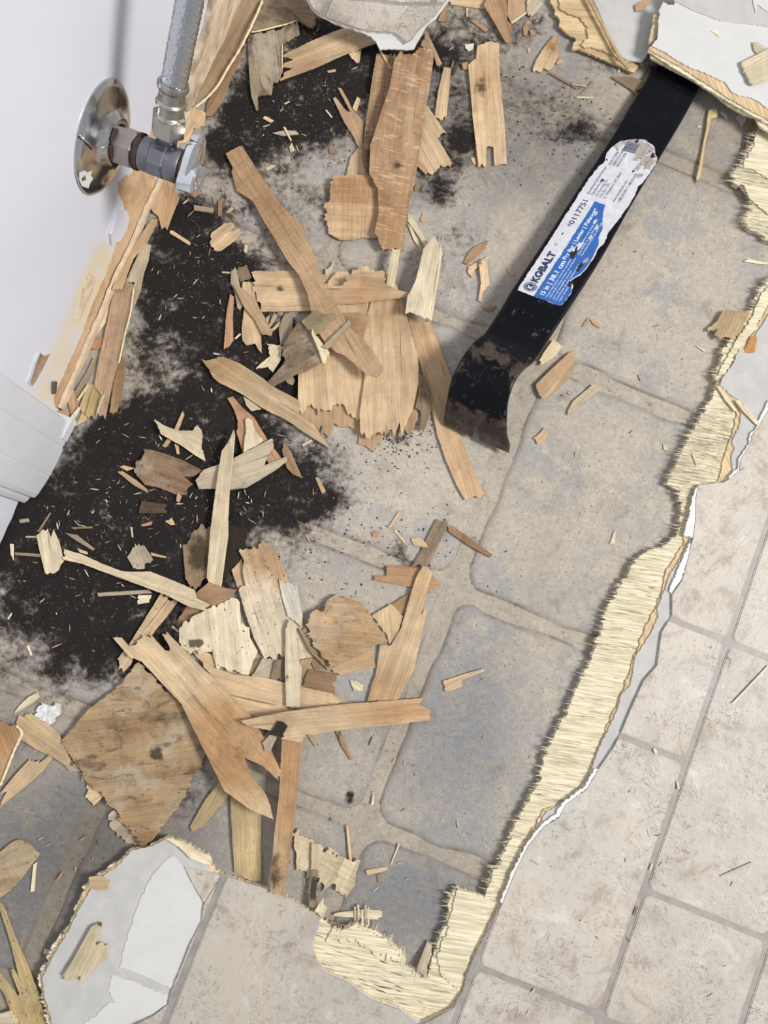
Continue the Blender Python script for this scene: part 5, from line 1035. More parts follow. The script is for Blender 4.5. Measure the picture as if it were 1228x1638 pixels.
V_('veneer_piece', 'brown triangular slip below the grey-white board', 'R10', [(330, 660), (395, 645), (345, 740)], 'tan')
V_('veneer_chip', 'small brown square chip below the round brown board', 'R10', [(375, 698), (500, 720), (485, 812), (345, 772)], (150, 120, 92), g=(1, .2), stain=[(420, 730, 40, 30, .25)])
V_('wood_strip', 'cracked edge layer along the left of the round brown board', 'R10', [(330, 520), (362, 505), (400, 560), (480, 690), (462, 704), (380, 620)], 'dull', stain=[(400, 600, 50, 60, .25)])
V_('veneer_piece', 'tan lower layer under the round brown board', 'R10', [(470, 690), (560, 652), (655, 600), (672, 692), (600, 700), (515, 726)], 'tan', g=(1, -.3), teeth=.002)
V_('veneer_piece', 'roundish brown board piece with two dark holes near its top', 'R10', [(445, 385), (460, 392), (500, 365), (540, 380), (600, 400), (642, 450), (680, 510), (720, 578), (650, 592), (600, 630), (480, 690), (430, 630), (360, 540), (358, 500), (380, 462), (422, 420)], (180, 150, 114), g=(1, .12), spot=.35, teeth=.0022, th=.0016, cup=.002, stain=[(430, 422, 8, 8, 1.5), (462, 434, 8, 8, 1.5), (440, 430, 50, 30, .2)], weather=.7)
V_('wood_strip', 'brown cross-grained stick at the head of the right-hand group', 'R10', [(942, 30), (992, 40), (985, 80), (940, 165), (905, 240), (832, 240), (870, 180), (902, 110)], 'dull', spot=.4, teeth=.0012, weather=.5)
V_('veneer_piece', 'dark brown scrap left of the tall tan board', 'R10', [(740, 410), (822, 358), (815, 420), (790, 462)], 'brown')
V_('veneer_piece', 'tan angular scrap left of the tall tan board', 'R10', [(655, 460), (740, 408), (792, 460), (765, 560), (732, 588), (722, 545), (690, 505)], 'light')
V_('veneer_piece', 'reddish cross piece lying under the top of the tall tan board', 'R10', [(720, 236), (800, 238), (905, 248), (962, 322), (940, 335), (830, 332), (660, 302), (665, 282), (718, 282)], 'red', g=(1, .1))
V_('veneer_chip', 'small tan oval chip on the brown cross-grained stick', 'R10', [(830, 115), (862, 112), (890, 130), (906, 158), (842, 146)], 'light')
V_('wood_splinter', 'dark splintery stick pointing right from the cross-grained stick', 'R10', [(990, 55), (1012, 60), (1100, 120), (1192, 188), (1180, 202), (1060, 130), (1000, 90)], 'brown', spot=1.0, stain=[(1060, 110, 60, 40, .3)])
V_('wood_strip', 'tall tan board leaning right of the round brown board', 'R10', [(880, 240), (898, 242), (922, 270), (902, 350), (872, 460), (890, 428), (902, 440), (882, 520), (862, 610), (840, 700), (800, 780), (770, 838), (635, 842), (650, 780), (672, 720), (690, 592), (742, 588), (782, 520), (822, 380), (850, 290)], 'light', teeth=.0009, stain=[(835, 525, 6, 6, .8), (700, 790, 60, 14, .12)], warm=[(720, 780, 140, 90, .6), (860, 300, 60, 100, .4)])
V_('veneer_chip', 'tan L-shaped chip alone on the grey stone', 'R10', [(970, 752), (1060, 722), (1150, 695), (1156, 708), (1056, 745), (1055, 780), (985, 800)], 'light')
V_('veneer_chip', 'small cream chip between round board and long flat plank', 'R10', [(555, 748), (585, 752), (618, 772), (615, 795), (575, 795)], 'cream')
V_('veneer_piece', 'white-grey offcut sticking out behind the long flat plank', 'R10', [(480, 815), (510, 815), (580, 852), (520, 860), (490, 845)], 'greyl')
V_('wood_strip', 'wide pale board fanning left behind the long flat plank', 'P', [(322, 1056), (345, 1068), (372, 1078), (425, 1084), (470, 1096), (530, 1108), (545, 1122), (530, 1134), (470, 1142), (400, 1150), (375, 1128), (345, 1092)], 'light', g=(1, .25), th=.0013)
V_('wood_strip', 'narrow upright plank with a blackened foot', 'P', [(453, 1170), (487, 1165), (481, 1214), (478, 1249), (470, 1320), (462, 1379), (455, 1425), (434, 1421), (436, 1382), (440, 1330), (448, 1265), (451, 1200)], 'tan', th=.0015, stain=[(440, 1395, 16, 34, .55), (462, 1290, 14, 5, .3), (468, 1195, 30, 12, .15)], warm=[(465, 1250, 30, 120, .8)], weather=.2)
V_('veneer_piece', 'yellowish grained board beside the narrow upright plank', 'P', [(366, 1262), (385, 1275), (402, 1284), (416, 1300), (418, 1412), (398, 1412), (374, 1398), (369, 1320)], (196, 174, 132), g=(.03, 1), teeth=.0006, spot=.3)
V_('wood_strip', 'split yellow-grey stick left of the grained board', 'R12', [(1098, 130), (1130, 140), (1152, 185), (1100, 250), (990, 382), (942, 392), (935, 372), (1010, 240)], (190, 168, 126), g=(-.6, 1), spot=.3)
V_('veneer_piece', 'torn pale under-layer beside the big weathered board', 'R12', [(390, 108), (432, 112), (512, 222), (462, 272), (420, 230), (440, 190)], 'light', g=(1, -.6), teeth=.002)
V_('veneer_piece', 'torn pale under-layer at the lower left of the big weathered board', 'R12', [(545, 302), (565, 290), (692, 462), (670, 466), (600, 430), (540, 370)], 'greyl', g=(1, -.6), teeth=.0022)
V_('veneer_piece', 'fluffy grey scrap left of the big weathered board', 'R12', [(270, 10), (320, 0), (400, 100), (345, 105)], 'greyl')
V_('veneer_piece', 'big weathered square board with brown stains', 'P', [(101, 1183), (120, 1160), (142, 1136), (170, 1112), (197, 1092), (212, 1074), (225, 1058), (293, 1129), (340, 1180), (329, 1198), (324, 1220), (306, 1249), (290, 1281), (257, 1327), (234, 1356), (225, 1343), (182, 1291), (147, 1252), (114, 1206)], (172, 146, 112), g=(1, -.12), th=.0020, teeth=.0020, spot=.6, cup=.001, stain=[(215, 1150, 45, 22, .26), (275, 1150, 24, 22, .38), (250, 1207, 10, 9, 1.0), (160, 1190, 40, 20, .2), (175, 1270, 14, 10, .35), (235, 1350, 20, 24, .25), (255, 1190, 10, 8, .4)], weather=1.0, warm=[(232, 1340, 30, 30, .8), (200, 1140, 50, 30, .4)])
V_('wood_strip', 'two-tone board, pale above and brown below, leaning on the weathered board', 'P', [(178, 1020), (192, 1020), (204, 1034), (222, 1024), (240, 1016), (262, 1040), (270, 1034), (258, 1014), (265, 1011), (300, 1046), (330, 1075), (398, 1140), (430, 1190), (450, 1232), (446, 1245), (420, 1222), (392, 1210), (402, 1240), (428, 1270), (438, 1306), (400, 1290), (360, 1262), (328, 1200), (290, 1126), (225, 1058), (206, 1052)], (206, 182, 148), g=(1, 1.05), th=.0016, stain=[(375, 1190, 46, 40, .25), (330, 1140, 30, 20, .12)], spot=.15, teeth=.0016, warm=[(385, 1210, 80, 70, 1.3), (340, 1150, 50, 45, .8)], weather=.2)
V_('wood_strip', 'long flat plank lying crosswise with a two-toned right end', 'R10', [(75, 922), (270, 886), (500, 858), (700, 845), (890, 832), (870, 862), (920, 885), (910, 930), (760, 945), (600, 957), (390, 985), (352, 985), (345, 1020), (250, 1002), (262, 985), (190, 962), (100, 945)], 'light', g=(1, -.06), th=.0016, teeth=.0014, stain=[(650, 890, 60, 34, .16), (520, 876, 22, 12, .35), (690, 880, 30, 20, .2)], warm=[(750, 890, 200, 80, .8)])
V_('wood_strip', 'upright cream stick standing over the crosswise plank', 'R10', [(290, 478), (312, 498), (322, 640), (341, 700), (332, 870), (302, 885), (270, 870), (265, 700), (268, 520)], 'cream', th=.0016, stain=[(275, 740, 6, 20, .5), (300, 875, 30, 12, .7)])
V_('veneer_chip', 'blackened square chip at the left end of the crosswise plank', 'R10', [(237, 930), (279, 955), (250, 1005), (200, 985)], 'black', stain=[(240, 965, 50, 50, .8)])
V_('veneer_chip', 'mouldy tan scrap beside the blackened square chip', 'R10', [(165, 1030), (200, 992), (232, 1000), (205, 1060), (180, 1065)], 'greyl', spot=1.0)
V_('veneer_chip', 'little splintered chip hanging below the crosswise plank', 'R10', [(360, 985), (385, 990), (412, 1040), (402, 1045)], 'light')
V_('wood_splinter', 'thin dark twig below the crosswise plank', 'R10', [(490, 965), (508, 965), (545, 1040), (572, 1100), (560, 1104), (520, 1040)], 'brown', stain=[(510, 990, 12, 30, .7)], spot=.6)
V_('veneer_piece', 'grey chip cut off by the left edge of the picture', 'R12', [(-60, 520), (0, 500), (60, 450), (92, 436), (150, 460), (196, 510), (120, 612), (60, 680), (0, 726), (-60, 720)], (188, 166, 132), g=(1, -.4), spot=.5, weather=.5)
V_('veneer_piece', 'tan rounded board piece at left beside the weathered board', 'Z9', [(212, 470), (250, 360), (290, 385), (330, 350), (400, 336), (500, 400), (620, 470), (780, 600), (822, 700), (880, 800), (930, 960), (865, 1000), (700, 900), (500, 810), (285, 682)], (202, 176, 138), g=(1, .7), weather=.35)
V_('veneer_piece', 'tan forked piece with a handle-like top at the left edge', 'Z9', [(402, 930), (450, 945), (520, 982), (600, 930), (640, 890), (692, 930), (560, 1100), (400, 1240), (330, 1300), (200, 1400), (0, 1570), (20, 1500), (105, 1350), (0, 1395), (60, 1320), (200, 1150)], 'light', g=(-1, 1))
V_('veneer_piece', 'curled brown sheet with a pale rim cut off by the left edge', 'Z9', [(-300, 410), (0, 410), (70, 440), (130, 482), (200, 480), (292, 580), (255, 690), (200, 790), (120, 1000), (0, 1300), (-300, 1300)], (186, 152, 112), g=(.4, 1), cup=.003, bend=.002, weather=.2, warm=[(0, 600, 250, 300, .6)])
rim(by('curled brown sheet'), 'Z9', [(205, 490), (285, 585), (250, 690), (195, 800), (120, 990), (60, 1140), (0, 1290)], .0010, .0012)
V_('wood_splinter', 'cream curved splinter above the white plaster crumb', 'Z9', [(200, 312), (262, 230), (380, 120), (500, 60), (525, 122), (450, 190), (290, 290), (202, 332)], 'cream', stain=[(450, 170, 16, 10, .5)])
V_('veneer_piece', 'worm-eaten yellow board splitting into points, lower left corner', 'R12', [(-10, 730), (20, 760), (72, 900), (132, 1042), (165, 1120), (192, 1180), (215, 1260), (250, 1360), (80, 1400), (60, 1290), (30, 1200), (-30, 1110), (-20, 1060), (60, 1160), (92, 1202), (100, 1190), (55, 1072), (70, 1070), (110, 1140), (95, 1100), (60, 960)], 'bug', g=(.35, 1), spot=1.6, teeth=.003, weather=.5)
V_('veneer_chip', 'pale scrap in the bottom left corner', 'R12', [(-20, 1300), (60, 1272), (92, 1330), (60, 1370), (-20, 1370)], 'cream')

# --- bare old floor between the pile and the bar
V_('veneer_chip', 'cut cream wedge touching the right side of the bar neck', 'R6', [(1010, 656), (1068, 690), (1020, 750), (950, 797), (932, 772), (962, 720)], 'pale', g=(1, -.8), th=.0016)
V_('veneer_piece', 'leaf-shaped tan piece right of the pry bar neck', 'R6', [(912, 910), (990, 832), (1098, 732), (1125, 722), (1132, 760), (1128, 822), (1080, 892), (990, 978), (945, 992), (925, 960)], 'tan', th=.0018, stain=[(1020, 870, 30, 12, .2)])
V_('wood_splinter', 'pale split stick in two prongs right of the leaf-shaped piece', 'R7', [(182, 805), (200, 830), (216, 845), (100, 925), (30, 990), (28, 962), (60, 905)], 'pale')
V_('veneer_chip', 'small tan crumb on the stone right of the claw', 'R6', [(900, 1212), (930, 1190), (962, 1155), (985, 1175), (962, 1235), (920, 1250)], 'light', stain=[(940, 1200, 10, 10, .3)])
V_('wood_splinter', 'brown splintered chip on the stone, upper of the pair beside the claw neck', 'R6', [(502, 222), (530, 160), (562, 128), (642, 90), (612, 150), (520, 228)], 'brown')
V_('wood_splinter', 'thin light twig between the two brown splintered chips', 'R6', [(525, 242), (640, 180), (646, 188), (560, 262), (552, 302), (530, 282)], 'light')
V_('veneer_chip', 'brown splintered chip on the stone, lower of the pair', 'R6', [(585, 208), (632, 200), (648, 340), (612, 382), (606, 440), (586, 432), (600, 330)], 'light', stain=[(600, 215, 20, 14, .5)])
V_('veneer_chip', 'tiny tan chip left of the pry bar sticker', 'R6', [(745, 250), (755, 246), (792, 280), (780, 292)], 'light')
V_('wood_splinter', 'curved crumbly sliver on the stone left of the bar', 'R6', [(612, 476), (640, 470), (690, 462), (668, 492), (630, 490)], 'brown', spot=.6)
V_('wood_splinter', 'tiny orange chip by the split pronged stick', 'R7', [(22, 852), (40, 843), (52, 858), (38, 870)], 'red')
V_('wood_splinter', 'left one of two tan slivers on the big stone right of the bar', 'R7', [(112, 460), (150, 405), (160, 425), (135, 458)], 'tan')
V_('wood_splinter', 'right one of two tan slivers on the big stone right of the bar', 'R7', [(165, 418), (178, 415), (232, 462), (222, 470), (180, 448)], 'tan')
V_('wood_splinter', 'white sliver in the middle of the big stone', 'R7', [(612, 486), (655, 462), (658, 470), (622, 492)], 'cream')
V_('wood_splinter', 'white spindle-shaped sliver near the torn edge of the big stone', 'R7', [(795, 574), (815, 578), (858, 602), (845, 612)], 'white')
V_('wood_splinter', 'long white sliver at the right edge of the picture', 'R7', [(1080, 70), (1110, 56), (1240, 82), (1240, 90), (1150, 82)], 'cream')
V_('veneer_chip', 'little cream chip with a black crumb on the lower stone', 'R7', [(598, 1158), (612, 1165), (634, 1188), (628, 1202), (602, 1195)], 'pale')
V_('wood_splinter', 'cream needle near the lower right stone above the torn edge', 'R11', [(500, 145), (520, 90), (530, 82), (522, 142)], 'cream')
V_('wood_splinter', 'slender tan splinter above the cross-grained stick', 'R10', [(725, 70), (770, 0), (782, 2), (738, 72)], 'light')
V_('wood_splinter', 'thin tan twig left of the small oval chip', 'R10', [(752, 80), (762, 78), (806, 130), (798, 138)], 'light')
V_('veneer_chip', 'tiny round tan chip on the stone above the round board', 'R10', [(652, 92), (672, 80), (692, 90), (680, 110), (656, 108)], 'red')
V_('wood_splinter', 'white splinter near the tip of the white-tipped board', 'R8', [(1158, 275), (1225, 240), (1232, 252), (1170, 285)], 'cream')
V_('wood_splinter', 'tan chip right of the mould below the white-tipped board', 'P', [(504, 764), (510, 764), (521, 786), (515, 790)], 'tan')

# --- between the pile and the lower plywood edge
V_('wood_splinter', 'pale stick standing on the ribbed plywood scrap', 'R13', [(470, 368), (484, 368), (500, 545), (488, 552)], 'light')
V_('wood_splinter', 'pale stick slanting onto the ribbed plywood scrap', 'R13', [(378, 472), (395, 478), (492, 560), (484, 568)], 'cream')
V_('veneer_piece', 'ribbed pale plywood scrap with a rust-brown stripe', 'R13', [(210, 405), (310, 442), (420, 500), (500, 545), (542, 540), (520, 600), (515, 660), (470, 722), (430, 690), (380, 672), (290, 622), (228, 570), (222, 490)], 'pale', g=(-.5, 1), teeth=.003, stain=[(430, 600, 26, 60, .28)], ripple=.6)
V_('wood_strip', 'short upright slat on the ribbed plywood scrap', 'R13', [(302, 455), (350, 456), (336, 600), (300, 620)], 'pale', g=(0, 1))
V_('wood_strip', 'blackened stick leaning below the ribbed plywood scrap', 'R13', [(305, 590), (336, 590), (322, 700), (325, 782), (288, 770), (296, 680)], 'dull', stain=[(312, 680, 30, 60, 1.2)])
V_('veneer_chip', 'pale splintered tuft at the edge of the lower vinyl', 'R13', [(318, 770), (362, 705), (360, 740), (378, 755), (358, 812)], 'cream', teeth=.002)
V_('wood_strip', 'pale comb-shaped splinter alone on the grey stone near the bottom', 'R13', [(415, 800), (450, 792), (510, 785), (570, 778), (635, 782), (642, 800), (630, 828), (580, 826), (500, 818), (420, 812)], 'cream', teeth=.0025)
for k, xx in enumerate((515, 532, 550, 568, 580)):
    V_('wood_splinter', ['leftmost thin cross stick on the comb-shaped splinter', 'second thin cross stick from the left on the comb-shaped splinter', 'middle thin cross stick of five on the comb-shaped splinter', 'second thin cross stick from the right on the comb-shaped splinter', 'rightmost thin cross stick on the comb-shaped splinter'][k], 'R13', [(xx - 4, 768 + k * 2), (xx + 4, 768), (xx + 5, 838 + 6 * k), (xx - 3, 838 + 6 * k)], 'cream', group='cross sticks on the comb-shaped splinter')
V_('wood_splinter', 'short light slat right of the ribbed plywood scrap', 'R13', [(568, 588), (668, 570), (676, 588), (576, 612)], 'light')
V_('wood_splinter', 'thin white needle slanting right of the ribbed scrap', 'R13', [(688, 558), (728, 458), (736, 460), (694, 560)], 'cream')
V_('wood_splinter', 'small brown chip below the short light slat', 'R13', [(620, 612), (642, 606), (645, 648), (628, 650)], 'brown')
V_('wood_splinter', 'upright white sliver in the joint between the lower stones', 'R13', [(593, 268), (602, 220), (612, 212), (606, 265)], 'cream')
V_('veneer_piece', 'grey pointed shard leaning in the corner of the lower plywood edge', 'R13', [(818, 1075), (850, 1000), (875, 948), (898, 958), (895, 1010), (870, 1060), (865, 1120), (840, 1100)], 'greyl', g=(-.3, 1), th=.002)
V_('wood_strip', 'brown strip of plywood face under the lower torn edge', 'R13', [(362, 822), (400, 835), (470, 862), (465, 880), (400, 860), (362, 840)], 'brown', z=.0022)
V_('wood_splinter', 'thin white needle in the lower stone above the long flat edge', 'R13', [(262, 628), (268, 630), (274, 668), (268, 668)], 'cream')
V_('wood_splinter', 'pale broken sliver lying at the left of the leaning vinyl', 'R12', [(165, 560), (182, 545), (170, 690), (152, 692)], 'cream')

# --- on and against the upper floor
V_('veneer_piece', 'cream chip with a scorched tip lying on the torn grey backing', 'R12', [(478, 848), (498, 842), (505, 860), (482, 900), (470, 945), (500, 940), (532, 972), (530, 1012), (470, 1062), (408, 1132), (380, 1112), (312, 1102), (370, 1010), (452, 862)], 'pale', g=(-.5, 1), th=.002, teeth=.0018, stain=[(492, 852, 14, 12, 1.2)])
V_('veneer_piece', 'pale ribbed ply scrap at the tip of the torn grey backing', 'R12', [(810, 425), (850, 430), (960, 492), (1035, 522), (1015, 562), (940, 530), (880, 470)], 'cream', g=(1, .5), teeth=.002)
V_('veneer_chip', 'splintered ply crumb on the left rim of the torn grey backing', 'R12', [(440, 620), (490, 615), (540, 640), (530, 680), (480, 685), (430, 670)], 'light', g=(1, 0), teeth=.002)
V_('veneer_chip', 'small ply crumb on the lower left rim of the torn grey backing', 'R12', [(218, 975), (258, 980), (255, 1005), (215, 1000)], 'pale')
V_('veneer_piece', 'curled tan square bent up at the right plywood edge', 'F3', [(640, 565), (660, 530), (690, 515), (760, 522), (915, 562), (900, 620), (850, 700), (800, 800), (730, 850), (640, 832), (570, 792), (585, 720), (510, 742), (505, 705), (600, 642)], (206, 180, 140), g=(.5, -1), cup=.002, stain=[(580, 740, 30, 30, .5)], teeth=.0012)
V_('veneer_chip', 'orange-brown bit on the white backing at the right edge', 'F3', [(960, 800), (1015, 812), (1008, 900), (990, 985), (880, 980), (920, 900)], (212, 156, 100), teeth=.001)
V_('wood_splinter', 'cream stick lying on the plywood edge, upper left of a crossed pair', 'F4', [(548, 92), (575, 88), (640, 180), (706, 282), (692, 296), (620, 210)], 'cream', th=.0016)
V_('wood_splinter', 'cream stick pointing down right over the white backing', 'F4', [(692, 212), (722, 205), (800, 290), (880, 382), (942, 442), (860, 402), (760, 300)], 'cream', th=.0016)
V_('wood_splinter', 'little needle lying on the plywood ledge at right', 'F4', [(340, 648), (352, 645), (390, 745), (378, 742)], 'pale')
V_('wood_splinter', 'long white needle on the pale vinyl at the right edge', 'R11', [(1060, 875), (1225, 700), (1232, 706), (1072, 876)], 'white')
V_('wood_splinter', 'white needle in the lower right, slanting on a vinyl tile', 'R14', [(1008, 575), (1150, 512), (1155, 520), (1015, 582)], 'white')
V_('wood_splinter', 'short white sliver in the upper vinyl joint', 'R14', [(805, 140), (818, 145), (822, 178), (812, 178)], 'white')
V_('wood_splinter', 'white sliver in the left vinyl joint above the two tiles', 'R14', [(683, 552), (694, 520), (700, 522), (690, 552)], 'white')
V_('wood_splinter', 'white crumb on the lowest vinyl joint', 'R14', [(142, 1110), (155, 1092), (162, 1096), (150, 1115)], 'white')
V_('wood_splinter', 'white crumb on the vinyl below the lowest joint', 'R14', [(118, 1215), (130, 1192), (135, 1195), (125, 1216)], 'white')
V_('wood_splinter', 'cream crumb by the joint under the torn edge', 'R14', [(700, -5), (712, -8), (722, 12), (708, 16)], 'cream')
V_('wood_splinter', 'long narrow splinter standing right of the pry bar', 'Z5', [(232, -10), (300, -30), (340, 10), (332, 76), (262, 86), (242, 190), (192, 400), (160, 640), (138, 770), (104, 842), (88, 800), (122, 640), (150, 500), (200, 230)], 'yellow', th=.0016, teeth=.0006)
V_('veneer_piece', 'dirty brown strip of ply bark against the right plywood edge', 'Z5', [(755, 70), (800, 90), (806, 160), (800, 250), (782, 330), (750, 420), (690, 470), (640, 600), (612, 650), (630, 560), (680, 400), (700, 250)], 'dull', g=(-.3, 1), stain=[(730, 330, 60, 120, .3)], spot=.5, z=.0022)
for k, p in enumerate([[(602, 12), (700, 42), (675, 110), (640, 165), (605, 110), (566, 76)], [(368, 0), (400, -5), (470, 40), (460, 90), (420, 48)], [(95, 185), (115, 158), (135, 150), (172, 180), (150, 184)]]):
    o_ = V_('vinyl_scrap', ['white square backing scrap near the broken panel', 'white triangular backing scrap near the tall splinter', 'small white crescent scrap left of the tall splinter'][k], 'Z5', p, (214, 214, 214), cat='scrap', teeth=.0003)
    o_.data.materials.clear(); o_.data.materials.append(M_FELT); o_.data.materials.append(M_TORN)
o_ = V_('plaster_crumb', 'crumbled white plaster lump on the floor at left', 'Z9', [(480, 300), (510, 240), (545, 192), (600, 215), (690, 240), (720, 195), (820, 212), (800, 290), (800, 350), (740, 380), (735, 430), (660, 492), (600, 440), (560, 425), (475, 370)], (214, 214, 212), th=.003, teeth=.0012, cat='plaster', ripple=2)
o_.data.materials.clear(); o_.data.materials.append(M_CRUMB); o_.data.materials.append(M_CRUMB)
V_('wood_splinter', 'tan chip with a slot on the mould right of the valve', 'R1', [(1080, 1072), (1110, 1070), (1120, 1090), (1092, 1118), (1140, 1100), (1147, 1125), (1130, 1150), (1060, 1202), (1010, 1182), (1012, 1120)], 'light')
for k, (p, c) in enumerate([([(930, 985), (1025, 1000), (1020, 1022), (930, 1010)], 'grey'), ([(1045, 960), (1066, 965), (1060, 1040), (1045, 1036)], 'brown'), ([(815, 1105), (830, 1108), (912, 1162), (910, 1178), (815, 1120)], 'light'), ([(1080, 1022), (1110, 990), (1122, 1002), (1100, 1018)], 'tan'), ([(780, 692), (800, 688), (826, 722), (790, 715)], 'pale'), ([(1155, 1148), (1195, 1155), (1192, 1168), (1160, 1165)], 'light'), ([(1172, 1170), (1188, 1175), (1182, 1215), (1168, 1205)], 'cream')]):
    if k == 4: continue
    V_('wood_splinter', ['grey-tan stick on the mould below the lever handle', 'upright brown stick right of the grey-tan stick below the handle', 'tan stick left of the slotted chip', 'small tan flake above the slotted chip', '', 'pale stick right of the slotted chip', 'white bit below right of the slotted chip'][k], 'R1', p, c)
for k, (p, c) in enumerate([([(105, 625), (160, 612), (215, 615), (228, 632), (150, 638)], 'greyl'), ([(155, 600), (165, 600), (195, 655), (188, 658)], 'cream'), ([(182, 690), (195, 668), (208, 705), (190, 715)], 'pale'), ([(70, 792), (98, 772), (124, 776), (82, 800)], 'pale'), ([(370, 690), (385, 675), (400, 700), (395, 722), (370, 720)], 'dull'), ([(360, 332), (400, 325), (400, 336), (365, 342)], 'pale'), ([(68, 545), (80, 548), (110, 565), (95, 575), (60, 555)], 'light'), ([(350, 515), (358, 515), (385, 548), (380, 552)], 'pale')]):
    V_('wood_splinter', ['winged grey chip in the upper mould patch', 'thin white stick crossing the winged grey chip', 'cream drop-shaped chip below the winged grey chip', 'pale oval chip at the lower edge of the upper mould', 'dull rounded chip in the upper mould patch', 'short white sliver below the strip under the vinyl flap', 'broken light twig in the upper mould near the grey board', 'fine pale needle in the middle of the upper mould'][k], 'R2', p, c)
for k, (p, c) in enumerate([([(95, 35), (140, 28), (148, 45), (100, 52)], 'greyl'), ([(320, 100), (380, 110), (470, 180), (460, 188), (380, 140)], 'grey'), ([(380, 175), (432, 195), (430, 206), (392, 196)], 'pale'), ([(640, 70), (650, 72), (655, 120), (648, 122)], 'cream'), ([(812, 45), (845, 25), (860, 60), (840, 62)], 'light'), ([(690, 60), (748, 42), (745, 60), (700, 68)], 'red'), ([(130, 655), (142, 652), (160, 700), (150, 702)], 'pale'), ([(36, 518), (58, 490), (60, 500), (42, 526)], 'cream'), ([(185, 90), (245, 0), (252, 2), (195, 100)], 'dull'), ([(350, 72), (455, 68), (455, 77), (355, 80)], 'dull'), ([(126, 115), (180, 116), (178, 124), (128, 123)], 'greyl'), ([(842, 560), (850, 556), (880, 582), (872, 588)], 'cream')]):
    V_('wood_splinter', ['grey flake on the mould at far left', 'twiggy grey splinter right of the cream chip', 'small pale flake below the twiggy grey splinter', 'tiny upright white sliver above the long bent slat', 'folded light flake left of the half-blackened board', 'reddish flake left of the folded light flake', 'pale sliver in the lower left mould', 'short white sliver at the left in the lower mould', 'long grey needle leaning above the cream chip', 'level grey needle right of the leaning needle', 'tiny grey needle left of the cream chip', 'white sliver at the left corner of the perforated board'][k], 'R9', p, c)

# --- broken corner of the raised floor panel lying over the bar, and the piece beside it
def slab(root, name, reg, pts, z0, z1, mats, g=None, te=0.0, slope=(0, 0), o=(0, 0), step=.0012, amp=.0003):
    poly = []
    zc = z1
    for a, b in px(reg, pts):
        x, y = W(a, b, zc); 
        for _ in range(3): zz_ = z1 + slope[0] * (x - o[0]) + slope[1] * (y - o[1]); x, y = W(a, b, zz_)
        poly.append((x, y))
    poly = rough_outline(poly, step, amp, g, te); v2, f2 = cdt([poly], [])
    zt = [z1 + slope[0] * (x - o[0]) + slope[1] * (y - o[1]) for x, y in v2]
    v, f, mi = solidify(v2, f2, zt, [a - (z1 - z0) for a in zt]); ob = mesh_obj(name, v, f, mats, None, dict(tone=[0.02] * len(v)), midx=mi); child_at(ob, root); return ob
pn = empty('broken_floor_panel', W3(1160, 100, .010)); tag(pn, 'broken panel of white-backed plywood lying over the end of the pry bar', 'floor panel')
GD = np.array([.80, -.60]); SL = (0.0, 0.03); OO = (.30, .40)
slab(pn, 'plywood_layer', 'Z4', [(118, 545), (125, 500), (300, 560), (520, 690), (720, 830), (1000, 1010), (1228, 1160), (1500, 1330), (1500, 1420), (1240, 1250), (1150, 1190), (1110, 1110), (1000, 1080), (860, 1000), (700, 870), (500, 745), (350, 668), (240, 610)], .0135, .0155, [M_PLY, M_PLY], GD, .0010, SL, OO)
slab(pn, 'plywood_layer', 'Z4', [(92, 480), (110, 460), (350, 560), (600, 700), (900, 900), (1228, 1080), (1500, 1240), (1500, 1330), (1228, 1168), (1060, 1080), (900, 990), (700, 870), (500, 742), (350, 650), (200, 555)], .0160, .0178, [M_PLY, M_PLY], GD, .0007, SL, OO)
slab(pn, 'orange_layer', 'Z4', [(100, 462), (130, 430), (250, 430), (620, 600), (1000, 800), (1500, 1000), (1500, 1290), (1228, 1130), (1060, 1040), (860, 930), (700, 820), (560, 735), (420, 640), (300, 575), (180, 512)], .0180, .0189, [M_PLYO, M_PLY], GD, .0006, SL, OO)
slab(pn, 'white_backing', 'Z4', [(240, 15), (280, 42), (340, 45), (350, 15), (380, -100), (1500, -100), (1500, 1150), (1228, 1025), (1130, 950), (1040, 912), (960, 905), (880, 860), (835, 790), (820, 772), (720, 730), (620, 680), (520, 650), (430, 602), (330, 545), (250, 490), (130, 430), (185, 360), (195, 260), (190, 200), (210, 130), (200, 100)], .0190, .0200, [M_WHITE, M_TORN], None, 0, SL, OO, amp=.0004)
slab(pn, 'upper_white_sheet', 'Z4', [(335, -100), (350, 15), (400, 30), (520, 95), (640, 140), (780, 195), (820, 200), (930, 212), (1100, 230), (1500, 300), (1500, -100)], .0201, .0209, [M_FELT, M_TORN], None, 0, SL, OO)
slab(pn, 'peeled_sheet', 'Z4', [(1090, -100), (1090, 20), (1112, 120), (1125, 40), (1228, 110), (1500, 200), (1500, -100)], .0210, .0216, [M_WHITE, M_TORN], None, 0, SL, OO)
slab(pn, 'torn_flake', 'Z4', [(690, 290), (745, 282), (758, 300), (768, 350), (745, 330)], .0200, .0206, [M_PLY, M_PLY], None, 0, SL, OO)
slab(pn, 'torn_side', 'Z4', [(145, 150), (170, 128), (208, 130), (196, 200), (200, 300), (180, 350), (130, 420), (95, 415), (110, 330), (140, 260)], .0150, .0170, [M_EDGE, M_EDGE], None, 0, SL, OO, amp=.0008)
for o_ in pn.children: o_.color = lin((190, 170, 138))
V_('veneer_piece', 'ragged pale ply scrap lying on the white broken panel', 'Z4', [(968, 602), (1060, 560), (1160, 505), (1260, 460), (1400, 560), (1400, 700), (1228, 765), (1082, 812), (1040, 760), (990, 692)], 'cream', z=.0212, th=.002, g=(1, -.5), teeth=.0016)
V_('veneer_chip', 'grey scrap above the ragged ply scrap on the broken panel', 'Z4', [(1080, 425), (1100, 402), (1150, 425), (1195, 460), (1120, 512), (1090, 480)], 'greyl', z=.0212)
